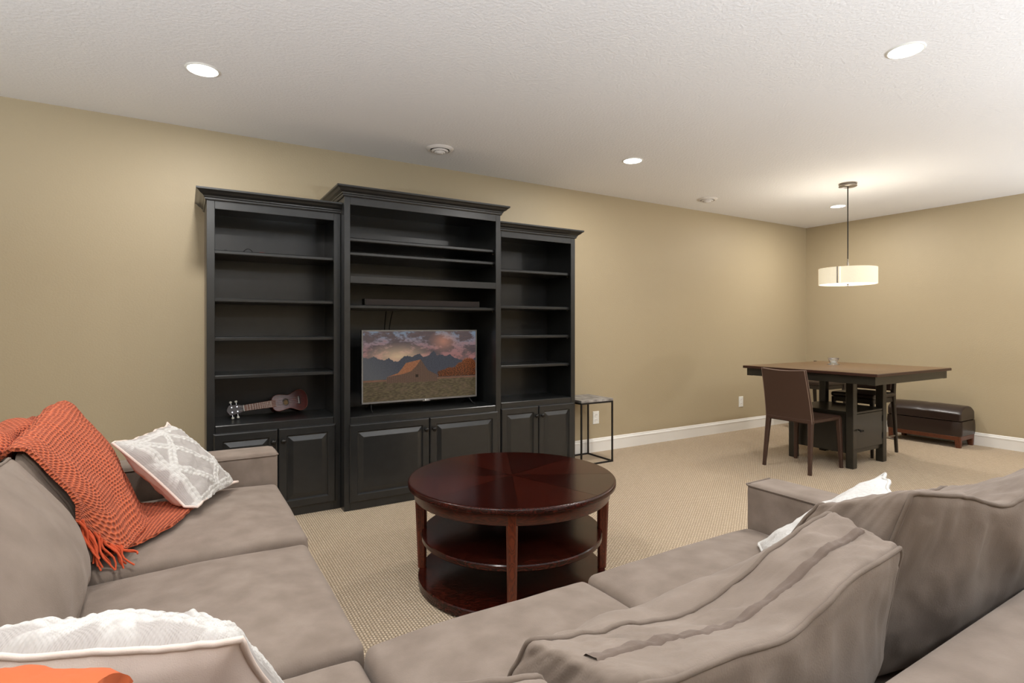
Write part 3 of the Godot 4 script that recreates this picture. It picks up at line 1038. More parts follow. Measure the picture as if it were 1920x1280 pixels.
func build_ukulele() -> void:
	var n := thing("ukulele", "reddish brown ukulele leaning on its side on the lowest shelf of the left bookcase", "ukulele", Vector3(0.480, 0.600, -3.860))
	# own axes: x along the neck towards the body end, y across, z out of the top
	var axis := Vector3(0.496, 0.030, -0.11).normalized()
	var face := Vector3(0.0, 0.24, 0.95)
	face = (face - axis * face.dot(axis)).normalized()
	var across := face.cross(axis)
	var T := Transform3D(Basis(axis * 0.955, across * 1.08, face * 0.95), Vector3(0.13, 0.079, -0.035))
	var outline := PackedVector2Array()
	var up := PackedVector2Array()
	var knots := [Vector2(-0.122, 0.001), Vector2(-0.121, 0.022), Vector2(-0.108, 0.042), Vector2(-0.082, 0.050), Vector2(-0.050, 0.047), Vector2(-0.018, 0.041), Vector2(0.006, 0.043), Vector2(0.034, 0.055), Vector2(0.064, 0.064), Vector2(0.094, 0.060), Vector2(0.114, 0.043), Vector2(0.122, 0.020), Vector2(0.123, 0.001)]
	for i in 41:
		var q := i / 40.0 * (knots.size() - 1)
		var k := mini(floori(q), knots.size() - 2)
		up.append(knots[k].cubic_interpolate(knots[k + 1], knots[maxi(k - 1, 0)], knots[mini(k + 2, knots.size() - 1)], q - k))
	for i in 41:
		outline.append(Vector2(up[i].x, -up[i].y))
	for i in range(39, 0, -1):
		outline.append(up[i])
	var wood_m := wood(Color(0.25, 0.075, 0.05), Color(0.42, 0.145, 0.10), 55, 0.22, 0.3)
	wood_m.uv1_scale = Vector3(3, 8, 1)
	var b := Shape.new()
	b.t = T
	b.prism(outline, -0.055, 0.0, 0.0, true)
	part("body", b, wood_m, n)
	var tp := Shape.new()
	tp.t = T
	tp.prism(outline, 0.0, 0.003, 0.0, true)
	part("soundboard", tp, wood_m, n)
	var bd := Shape.new()
	bd.t = T
	var bp := PackedVector3Array()
	for p in outline:
		bp.append(Vector3(p.x, p.y, 0.002))
	bd.tube(bp, 0.0018, 6, true)
	part("edge_binding", bd, mat(Color(0.45, 0.25, 0.18), 0.4), n)
	var hole := Shape.new()
	hole.t = T * Transform3D(Basis(Vector3.RIGHT, PI / 2), Vector3(-0.030, 0, 0.0032))
	hole.lathe([Vector2(0.0225, 0.0), Vector2(0.0225, 0.0006), Vector2(0.0, 0.0006)], 28)
	part("sound_hole", hole, mat(Color(0.16, 0.10, 0.06), 0.8), n)
	var lab := Shape.new()
	lab.t = T * Transform3D(Basis(Vector3.RIGHT, PI / 2), Vector3(-0.030, -0.004, 0.0040))
	lab.lathe([Vector2(0.015, 0.0), Vector2(0.015, 0.0004), Vector2(0.0, 0.0004)], 20)
	part("paper_label", lab, mat(Color(0.52, 0.40, 0.22), 0.8), n)
	var br := Shape.new()
	br.t = T
	br.box(Vector3(0.062, 0, 0.007), Vector3(0.016, 0.052, 0.008), 0.002)
	part("bridge", br, mat(Color(0.16, 0.08, 0.06), 0.5), n)
	var sd := Shape.new()
	sd.t = T
	sd.box(Vector3(0.057, 0, 0.012), Vector3(0.003, 0.044, 0.005), 0.001)
	part("saddle", sd, M.plastic, n)
	var nk := Shape.new()
	nk.t = T
	nk.bar(Vector3(-0.115, 0, -0.008), Vector3(-0.305, 0, -0.006), Vector2(0.042, 0.020), Vector2(0.034, 0.018), Vector3(0, 1, 0))
	part("neck", nk, wood_m, n)
	var fb := Shape.new()
	fb.t = T
	fb.prism(PackedVector2Array([Vector2(-0.305, -0.0175), Vector2(-0.100, -0.0215), Vector2(-0.100, 0.0215), Vector2(-0.305, 0.0175)]), 0.003, 0.008)
	part("fretboard", fb, wood(Color(0.38, 0.22, 0.16), Color(0.52, 0.34, 0.25), 57, 0.5), n)
	for i in 12:
		var fx := -0.305 + 0.345 * (1.0 - pow(2.0, -(i + 1) / 12.0))
		if fx > -0.102:
			break
		var fs := Shape.new()
		fs.t = T
		fs.box(Vector3(fx, 0, 0.0085), Vector3(0.0018, 0.036, 0.0016), 0.0)
		part("fret", fs, M.nickel, n)
	var nut := Shape.new()
	nut.t = T
	nut.box(Vector3(-0.307, 0, 0.006), Vector3(0.004, 0.036, 0.009), 0.001)
	part("nut", nut, M.plastic, n)
	var hd := Shape.new()
	hd.t = T * Transform3D(Basis(Vector3.UP, -0.16), Vector3(-0.309, 0, 0.0))
	hd.prism(PackedVector2Array([Vector2(0, -0.018), Vector2(0, 0.018), Vector2(-0.025, 0.026), Vector2(-0.082, 0.030), Vector2(-0.094, 0.012), Vector2(-0.099, 0.0), Vector2(-0.094, -0.012), Vector2(-0.082, -0.030), Vector2(-0.025, -0.026)].map(func(p): return p)) if false else PackedVector2Array([Vector2(0, 0.018), Vector2(-0.025, 0.026), Vector2(-0.082, 0.030), Vector2(-0.094, 0.012), Vector2(-0.099, 0.0), Vector2(-0.094, -0.012), Vector2(-0.082, -0.030), Vector2(-0.025, -0.026), Vector2(0, -0.018)]), -0.012, 0.001, 0.0015)
	part("headstock", hd, mat(Color(0.15, 0.06, 0.045), 0.3), n)
	for k in 4:
		var sx := -1 if k < 2 else 1
		var px := -0.036 if k % 2 else -0.068
		var tn := Shape.new()
		tn.t = hd.t
		tn.tube(PackedVector3Array([Vector3(px, sx * 0.014, 0.001), Vector3(px, sx * 0.014, 0.012)]), 0.004, 10)
		tn.tube(PackedVector3Array([Vector3(px, sx * 0.026, -0.006), Vector3(px, sx * 0.040, -0.006)]), 0.003, 8)
		var ti := part("tuner", tn, M.chrome, n)
		var kb := Shape.new()
		kb.t = hd.t
		kb.box(Vector3(px, sx * 0.046, -0.006), Vector3(0.016, 0.012, 0.008), 0.003)
		part("tuner_knob", kb, mat(Color(0.86, 0.85, 0.80), 0.3), ti)
	for k in 4:
		var y := -0.0125 + 0.0083 * k
		var sg := Shape.new()
		sg.t = T
		sg.tube(PackedVector3Array([Vector3(0.060, y * 1.35, 0.0145), Vector3(-0.306, y, 0.0105), Vector3(-0.35, (-0.014 if k < 2 else 0.014), 0.001)]), 0.0006, 5)
		part("string", sg, mat(Color(0.75, 0.72, 0.70), 0.4), n)


# ---------------------------------------------------------------- coffee table
func build_coffee_table() -> void:
	var turn := deg_to_rad(-31.109)
	var n := thing("coffee_table", "round dark red-brown wooden coffee table with two lower shelves", "coffee table", Vector3(1.327, 0, -2.199), turn)
	var R := 0.483
	var top := Shape.new()
	top.lathe([Vector2(0.0, 0.450), Vector2(R - 0.006, 0.450), Vector2(R, 0.455), Vector2(R, 0.471), Vector2(R - 0.003, 0.4745), Vector2(R - 0.008, 0.4755), Vector2(0.0, 0.4752)], 96, 0.75)
	var rim_wood: StandardMaterial3D = M.mahogany.duplicate()
	rim_wood.uv1_triplanar = true
	rim_wood.uv1_scale = Vector3(3, 3, 3)
	rim_wood.roughness = 0.25
	var ti := part("tabletop", top, rim_wood, n)
	# eight veneer wedges laid point to point
	for k in 8:
		var a0 := TAU * k / 8 + 0.06
		var w := Shape.new()
		w.t = Transform3D(Basis(Vector3.UP, a0 + PI / 8), Vector3(0, 0.4754, 0))
		w.flat()
		var g := 0.0008
		var ring: Array[Vector3] = []
		for i in 13:
			var a := (i / 12.0 - 0.5) * PI / 4
			ring.append(Vector3(cos(a) * (R - 0.010), 0.0012, -sin(a) * (R - 0.010)))
		var c := Vector3(0.003, 0.0012, 0)
		var flip := 1.0 if k % 2 else -1.0
		var uv := func(p: Vector3) -> Vector2:
			return Vector2((p.x * 0.92 + p.z * flip * 0.38) * 1.0 + k * 0.31, (p.z * flip * 0.92 - p.x * 0.38) * 1.4 + k * 0.17)
		ring[0] += Vector3(0, 0, -g)
		ring[12] += Vector3(0, 0, g)
		for i in 12:
			w.tri(c, ring[i], ring[i + 1], uv.call(c), uv.call(ring[i]), uv.call(ring[i + 1]))
			w.quad(ring[i] - Vector3(0, 0.0012, 0), ring[i + 1] - Vector3(0, 0.0012, 0), ring[i + 1], ring[i])
		part("veneer_wedge", w, M.mahogany_dark if k % 2 else M.mahogany, ti)
	var ap := Shape.new()
	ap.lathe([Vector2(0.44, 0.400), Vector2(0.452, 0.400), Vector2(0.4555, 0.4035), Vector2(0.4555, 0.450)], 96)
	ap.lathe([Vector2(0.435, 0.450), Vector2(0.435, 0.400), Vector2(0.44, 0.400)], 96)
	part("apron", ap, M.mahogany_mid, n)
	for sh in [[0.421, 0.206, 0.232, "shelf"], [0.437, 0.004, 0.046, "base_shelf"]]:
		var s := Shape.new()
		var r: float = sh[0]
		s.lathe([Vector2(0.0, sh[1]), Vector2(r - 0.004, sh[1]), Vector2(r, sh[1] + 0.004), Vector2(r, sh[2] - 0.004), Vector2(r - 0.004, sh[2]), Vector2(0.0, sh[2])], 96, 0.75)
		var m: StandardMaterial3D = M.mahogany.duplicate()
		m.uv1_triplanar = true
		m.uv1_scale = Vector3(2, 2, 3)
		part(sh[3], s, m, n)
	for k in 4:
		var a := TAU * k / 4
		var d := Vector3(cos(a), 0, -sin(a))
		var side := Vector3(-sin(a), 0, -cos(a))
		var l := Shape.new()
		l.bar(d * 0.424 + Vector3(0, 0.045, 0), d * 0.430 + Vector3(0, 0.452, 0), Vector2(0.036, 0.036), Vector2(0.048, 0.056), side)
		part("leg", l, M.mahogany_leg, n)


func build_side_table() -> void:
	var n := thing("side_table", "small side table with grey stone-look top and thin black metal frame", "side table", Vector3(3.045, 0, -3.795))
	var w := 0.355
	var d := 0.345
	var top := Shape.new()
	top.box(Vector3(0, 0.545, 0), Vector3(w, 0.022, d), 0.002)
	part("tabletop", top, M.stone, n)
	var t := 0.013
	for sx in [-1, 1]:
		for sz in [-1, 1]:
			var l := Shape.new()
			l.box(Vector3(sx * (w - t) * 0.5, 0.267, sz * (d - t) * 0.5), Vector3(t, 0.534, t), 0.001)
			part("leg", l, M.iron, n)
	for y in [0.0065, 0.527]:
		for s in [-1, 1]:
			var a := Shape.new()
			a.box(Vector3(0, y, s * (d - t) * 0.5), Vector3(w - 2 * t, t, t), 0.001)
			part("rail", a, M.iron, n)
			var b := Shape.new()
			b.box(Vector3(s * (w - t) * 0.5, y, 0), Vector3(t, t, d - 2 * t), 0.001)
			part("rail", b, M.iron, n)


# ---------------------------------------------------------------- dining corner
func build_dining() -> void:
	var n := thing("dining_table", "square counter-height dining table with brown top and dark storage base", "dining table", Vector3(5.02, 0, -2.645))
	var x0 := 4.405 - 5.02
	var x1 := 5.665 - 5.02
	var z0 := -3.19 + 2.645
	var z1 := -2.055 + 2.645
	var cx := (x0 + x1) * 0.5
	var cz := (z0 + z1) * 0.5
	var top := Shape.new()
	top.box(Vector3(cx, 0.814, cz), Vector3(x1 - x0, 0.022, z1 - z0), 0.003)
	var tp := part("tabletop", top, M.table_edge, n)
	# two leaves and the folding leaf between
	var xs := [x0 + 0.004, cx - 0.21, cx + 0.21, x1 - 0.004]
	for k in 3:
		var lf := Shape.new()
		lf.box(Vector3((xs[k] + xs[k + 1]) * 0.5, 0.8255, cz), Vector3(xs[k + 1] - xs[k] - 0.0015, 0.002, z1 - z0 - 0.008), 0.0005)
		part("leaf", lf, M.table_wood, tp)
	var ai := 0.035
	for s in [0, 1]:
		var a := Shape.new()
		a.box(Vector3(cx, 0.771, z0 + ai if s == 0 else z1 - ai), Vector3(x1 - x0 - 2 * ai + 0.018, 0.064, 0.018), 0.001)
		part("apron", a, M.espresso, n)
		var b := Shape.new()
		b.box(Vector3(x0 + ai if s == 0 else x1 - ai, 0.771, cz), Vector3(0.018, 0.064, z1 - z0 - 2 * ai - 0.019), 0.001)
		part("apron", b, M.espresso, n)
	for sx in [x0 + ai + 0.018, x1 - ai - 0.018]:
		for sz in [z0 + ai + 0.018, z1 - ai - 0.018]:
			var c := Shape.new()
			c.box(Vector3(sx, 0.7705, sz), Vector3(0.055, 0.067, 0.055), 0.002)
			part("corner_block", c, M.espresso, n)
	var lx := 0.245
	var lz := 0.250
	var ox := 5.012 - 5.02
	var oz := -2.672 + 2.645
	for sx in [-1, 1]:
		for sz in [-1, 1]:
			var l := Shape.new()
			l.box(Vector3(ox + sx * lx, 0.40, oz + sz * lz), Vector3(0.062, 0.80, 0.062), 0.004)
			part("leg", l, M.espresso, n)
	var sh := Shape.new()
	sh.box(Vector3(ox, 0.460, oz), Vector3(lx * 2 + 0.05, 0.018, lz * 2 + 0.05), 0.002)
	part("shelf", sh, M.espresso, n)
	var cab := Shape.new()
	cab.box(Vector3(ox - lx, 0.285, oz), Vector3(0.018, 0.33, lz * 2 - 0.06), 0.001)
	cab.box(Vector3(ox + lx, 0.285, oz), Vector3(0.018, 0.33, lz * 2 - 0.06), 0.001)
	cab.box(Vector3(ox, 0.285, oz - lz), Vector3(lx * 2 - 0.06, 0.33, 0.018), 0.001)
	cab.box(Vector3(ox, 0.137, oz), Vector3(lx * 2 - 0.02, 0.032, lz * 2 + 0.02), 0.001)
	part("cabinet_body", cab, M.espresso, n)
	var dr := Shape.new()
	dr.box(Vector3(ox, 0.304, oz + lz + 0.018), Vector3(lx * 2 - 0.068, 0.290, 0.018), 0.002)
	var di := part("door", dr, M.espresso, n)
	for y in [0.235, 0.385]:
		var hg := Shape.new()
		hg.tube(PackedVector3Array([Vector3(ox + lx - 0.034, y - 0.026, oz + lz + 0.029), Vector3(ox + lx - 0.034, y + 0.026, oz + lz + 0.029)]), 0.005, 8)
		part("hinge", hg, M.dark, di)
	var hd := Shape.new()
	hd.tube(PackedVector3Array([Vector3(ox - lx + 0.055, 0.32, oz + lz + 0.026), Vector3(ox - lx + 0.055, 0.315, oz + lz + 0.050)]), 0.006, 8)
	hd.box(Vector3(ox - lx + 0.058, 0.313, oz + lz + 0.054), Vector3(0.05, 0.014, 0.012), 0.003)
	part("handle", hd, M.dark, di)

	# glass cup on a little plate
	var g := thing("glass_candle_holder", "clear cut-glass candle holder with a flared foot standing on the dining table", "candle holder", Vector3(5.235, 0.8265, -2.82))
	var cup := Shape.new()
	cup.lathe([Vector2(0.0, 0.0), Vector2(0.052, 0.0), Vector2(0.055, 0.004), Vector2(0.030, 0.010), Vector2(0.034, 0.020), Vector2(0.044, 0.054), Vector2(0.049, 0.060), Vector2(0.046, 0.062), Vector2(0.040, 0.056), Vector2(0.030, 0.022), Vector2(0.0, 0.018)], 12, 0.8)
	part("cup", cup, M.glass, g)
	var can := Shape.new()
	can.lathe([Vector2(0.0, 0.0186), Vector2(0.019, 0.0186), Vector2(0.019, 0.032), Vector2(0.0, 0.032)], 16)
	part("tea_light", can, M.plastic, g)

	# dining chair at the near side, facing the table
	var ch := thing("dining_chair", "brown leather dining chair with stitched back pulled up to the dining table", "chair", Vector3(4.49, 0, -2.672))
	var zw := 0.196
	for s in [-1, 1]:
		var bl := Shape.new()
		bl.bar(Vector3(-0.238, 0, s * (zw + 0.002)), Vector3(-0.196, 0.42, s * (zw - 0.014)), Vector2(0.024, 0.026), Vector2(0.036, 0.040))
		part("leg", bl, M.leather, ch)
		var fl := Shape.new()
		fl.bar(Vector3(0.222, 0, s * (zw + 0.002)), Vector3(0.208, 0.42, s * (zw - 0.014)), Vector2(0.024, 0.026), Vector2(0.036, 0.040))
		part("leg", fl, M.leather, ch)
	var seat := Shape.new()
	seat.grid(func(u, v): return chair_seat(u, v, 0.0), 16, 16, 0.45, 0.4, true)
	seat.box(Vector3(0.005, 0.4195, 0), Vector3(0.442, 0.035, 0.396), 0.008)
	part("seat", seat, M.leather, ch)
	var back := Shape.new()
	back.grid(func(u, v): return chair_back(u, v, 0.014), 20, 14, 0.4, 0.42, false)
	back.grid(func(u, v): return chair_back(u, v, -0.014), 20, 14, 0.4, 0.42, true)
	for e in 2:
		back.grid(func(u, v): return chair_back(float(e), u, lerpf(-0.014, 0.014, v)), 14, 1, 1, 1, e == 1)
		back.grid(func(u, v): return chair_back(u, float(e), lerpf(-0.014, 0.014, v)), 20, 1, 1, 1, e == 0)
	part("backrest", back, M.leather, ch)
	var seam := Shape.new()
	for k in [-1.0, 1.0]:
		var pts := PackedVector3Array()
		for i in 15:
			pts.append(chair_back(0.0, i / 14.0, 0.013 * k))
		for i in 15:
			pts.append(chair_back(i / 14.0, 1.0, 0.013 * k))
		for i in 15:
			pts.append(chair_back(1.0, 1.0 - i / 14.0, 0.013 * k))
		seam.tube(pts, 0.0028, 6)
	part("stitched_edge", seam, M.stitch, ch)

	# counter stools
	var s1 := stool("dark counter stool with grey leather seat tucked under the right side of the dining table", Vector3(5.525, 0, -2.69), 0.0)
	var s2 := s1.duplicate()
	s2.name = numbered("counter_stool")
	s2.position = Vector3(6.30, 0, -3.54)
	s2.rotation.y = 0.0
	s2.set_meta("label", "dark counter stool standing in the far corner, glimpsed beneath the dining table")
	add_child(s2)

	# storage bench by the end wall
	var o := thing("storage_ottoman", "dark brown leather storage bench with rounded lid and cherry wood base", "ottoman", Vector3(6.605, 0, -2.585))
	var L := 0.64
	var W := 0.325
	for sx in [-1, 1]:
		var rl := Shape.new()
		rl.box(Vector3(sx * (W * 0.5 - 0.012), 0.092, 0), Vector3(0.024, 0.040, L - 0.05), 0.002)
		part("base_rail", rl, M.cherry, o)
	for sz in [-1, 1]:
		var rl := Shape.new()
		rl.box(Vector3(0, 0.092, sz * (L * 0.5 - 0.012)), Vector3(W - 0.05, 0.040, 0.024), 0.002)
		part("base_rail", rl, M.cherry, o)
		for sx in [-1, 1]:
			var f := Shape.new()
			f.t = Transform3D(Basis(), Vector3(sx * (W * 0.5 - 0.026), 0, sz * (L * 0.5 - 0.03)))
			f.bar(Vector3(sx * 0.004, 0, sz * 0.004), Vector3(0, 0.112, 0), Vector2(0.040, 0.042), Vector2(0.052, 0.060))
			part("foot", f, M.cherry, o)
	var bx := Shape.new()
	bx.grid(func(u, v): return bench_box(u, v), 40, 8, 2.0, 0.15, true)
	bx.box(Vector3(0, 0.150, 0), Vector3(W - 0.06, 0.07, L - 0.06))
	bx.box(Vector3(0, 0.235, 0), Vector3(W - 0.04, 0.03, L - 0.04))
	part("box", bx, M.black_leather, o)
	var lid := Shape.new()
	var half := Vector3(W * 0.5, 0.071, L * 0.5)
	lid.t = Transform3D(Basis(), Vector3(0, 0.257 + 0.071, 0))
	soft_box(lid, half, 0.012, 26, func(p: Vector3) -> Vector3:
		var ax := p.x / half.x
		var az := p.z / half.z
		if p.y > -0.06:
			var k := (p.y + 0.06) / 0.13
			p.y = p.y - k * 0.070 * pow(absf(ax), 2.6) + 0.006 * k * (1.0 - az * az)
			var dimple := exp(-pow(p.z / 0.012, 2.0)) * 0.004
			p.y -= k * dimple
		return p)
	part("lid", lid, M.black_leather, o)
	var sm := Shape.new()
	for z in [0.0]:
		sm.box(Vector3(-W * 0.5 - 0.001, 0.18, z), Vector3(0.003, 0.12, 0.003))
	part("seam", sm, M.black_leather, o)


func bench_box(u: float, v: float) -> Vector3:
	# the leather box: rounded rectangle in plan, slightly swollen
	var w := 0.325 * 0.5
	var l := 0.64 * 0.5
	var a := u * TAU
	var r := 0.02
	var c := cos(a)
	var s := sin(a)
	var k := 1.0 / maxf(absf(c), absf(s))
	var q := Vector2(c * k, s * k)
	var sw := 0.004 * sin(v * PI)
	q = Vector2(q.x * (w + sw), q.y * (l + sw))
	return Vector3(q.x, 0.113 + 0.141 * v, q.y)


func chair_seat(u: float, v: float, _o: float) -> Vector3:
	var a := u * 2 - 1
	var b := v * 2 - 1
	return Vector3(0.005 + a * 0.219, 0.437 + 0.012 * (1 - a * a) * (1 - b * b) - 0.004, b * 0.196)


func chair_back(u: float, v: float, o: float) -> Vector3:
	# u across (z), v upwards; slight hollow and a lean away from the table
	var b := u * 2 - 1
	var y := lerpf(0.40, 0.833, v)
	var x := -0.196 - 0.085 * pow(v, 1.3) - 0.016 * (1 - b * b) * v
	var w := lerpf(0.199, 0.185, v)
	if v > 0.9:
		y -= 0.010 * (1 - b * b) * (v - 0.9) * 10.0
	return Vector3(x - o, y, b * w)


func stool(label: String, at: Vector3, turn: float) -> Node3D:
	# faces -x
	var n := thing("counter_stool", label, "stool", at, turn, "counter stools")
	for s in [-1, 1]:
		var f := Shape.new()
		f.bar(Vector3(-0.225, 0, s * 0.175), Vector3(-0.210, 0.52, s * 0.168), Vector2(0.022, 0.022), Vector2(0.038, 0.034))
		part("leg", f, M.stool_wood, n)
		var b := Shape.new()
		b.bar(Vector3(0.222, 0, s * 0.175), Vector3(0.165, 0.55, s * 0.170), Vector2(0.024, 0.024), Vector2(0.042, 0.036))
		b.bar(Vector3(0.165, 0.55, s * 0.170), Vector3(0.195, 0.775, s * 0.172), Vector2(0.042, 0.036), Vector2(0.028, 0.030))
		part("leg", b, M.stool_wood, n)
		var r := Shape.new()
		r.tube(PackedVector3Array([Vector3(-0.222, 0.16, s * 0.173), Vector3(0.206, 0.16, s * 0.173)]), 0.007, 8)
		part("stretcher", r, M.nickel, n)
	for x in [-0.2215, 0.208]:
		var r := Shape.new()
		r.tube(PackedVector3Array([Vector3(x, 0.125, -0.174), Vector3(x, 0.125, 0.174)]), 0.007, 8)
		part("stretcher", r, M.nickel, n)
	var fr := Shape.new()
	fr.box(Vector3(-0.02, 0.502, 0), Vector3(0.40, 0.045, 0.35), 0.004)
	part("seat_frame", fr, M.stool_wood, n)
	var st := Shape.new()
	var half := Vector3(0.215, 0.022, 0.190)
	st.t = Transform3D(Basis(), Vector3(-0.02, 0.545, 0))
	soft_box(st, half, 0.018, 16, func(p: Vector3) -> Vector3:
		if p.y > 0:
			p.y += 0.012 * (1 - pow(p.x / half.x, 2)) * (1 - pow(p.z / half.z, 2))
		return p)
	part("seat", st, M.black_leather, n)
	var bk := Shape.new()
	bk.t = Transform3D(Basis(Vector3.BACK, -0.13), Vector3(0.172, 0.675, 0))
	bk.box(Vector3.ZERO, Vector3(0.034, 0.19, 0.335), 0.012)
	part("backrest", bk, M.leather, n)
	return n


# ---------------------------------------------------------------- soft things
# rounded box of half size h and edge radius r, each point passed through f; n cells a side, finer towards the edges
func round_point(c: Vector3, h: Vector3, r: float) -> Vector3:
	var p := c * h
	var lim := h - Vector3.ONE * r
	var q := p.clamp(-lim, lim)
	var d := p - q
	return q + d.normalized() * r if d.length() > 1e-7 else p


func soft_box(s: Shape, h: Vector3, r: float, n: int, f: Callable) -> void:
	s.smooth()
	var ts := PackedFloat32Array()
	for i in n + 1:
		ts.append(sin((float(i) / n - 0.5) * PI))
	for ax in 3:
		var i1 := (ax + 1) % 3
		var i2 := (ax + 2) % 3
		for sg in [-1.0, 1.0]:
			var pts: Array[PackedVector3Array] = []
			for i in n + 1:
				var row := PackedVector3Array()
				for j in n + 1:
					var c := Vector3.ZERO
					c[ax] = sg
					c[i1] = ts[i]
					c[i2] = ts[j]
					row.append(f.call(round_point(c, h, r)))
				pts.append(row)
			for i in n:
				for j in n:
					if sg > 0:
						s.quad(pts[i][j], pts[i + 1][j], pts[i + 1][j + 1], pts[i][j + 1])
					else:
						s.quad(pts[i][j], pts[i][j + 1], pts[i + 1][j + 1], pts[i + 1][j])


# seats: x0, x1, z0, z1, bulge, lift of the top, side its back is on
const SEATS := [
	[-0.42, 0.372, -2.722, -1.974, 0.042, 0.014, "x"],
	[-0.42, 0.366, -1.974, -1.264, 0.036, -0.006, "x"],
	[-0.42, 0.350, -1.264, -0.40, 0.030, -0.022, ""],
	[0.354, 1.010, -1.262, -0.40, 0.046, -0.004, "z"],
	[1.010, 1.763, -1.262, -0.40, 0.046, 0.006, "z"],
]

func seat_swell(q: Array, x: float, z: float) -> float:
	var a := clampf((x - (q[0] + q[1]) * 0.5) / ((q[1] - q[0]) * 0.5), -1, 1)
	var b := clampf((z - (q[2] + q[3]) * 0.5) / ((q[3] - q[2]) * 0.5), -1, 1)
	var k := pow(maxf(0.0, 1.0 - a * a), 0.7) * pow(maxf(0.0, 1.0 - b * b), 0.7)
	if q[6] == "x":
		k *= smoothstep(-1.0, 0.25, a)
	elif q[6] == "z":
		k *= smoothstep(1.0, -0.25, b)
	return q[4] * k


func seat_height(x: float, z: float) -> float:
	var best := 0.40
	for q in SEATS:
		if x >= q[0] and x <= q[1] and z >= q[2] and z <= q[3]:
			best = maxf(best, 0.440 + q[5] + seat_swell(q, x, z) + 0.004)
	return best


func seat_cushion(sofa: Node3D, q: Array, s: int) -> void:
	var half := Vector3((q[1] - q[0]) * 0.5 - 0.004, 0.085, (q[3] - q[2]) * 0.5 - 0.004)
	var sh := Shape.new()
	var at := Vector3((q[0] + q[1]) * 0.5, 0.355 + q[5], (q[2] + q[3]) * 0.5)
	sh.t = Transform3D(Basis(), at)
	var wr := noise(3.0, s, 3)
	soft_box(sh, half, 0.022, 36, func(p: Vector3) -> Vector3:
		var a := p / half
		if p.y > 0:
			p.y += seat_swell(q, p.x + at.x, p.z + at.z) * a.y + 0.004 * wr.get_noise_2d(p.x + s, p.z)
		return p + Vector3(a.x * 0.006, 0, a.z * 0.003) * (1.0 - a.y * a.y))
	part("seat_cushion", sh, M.suede, sofa)


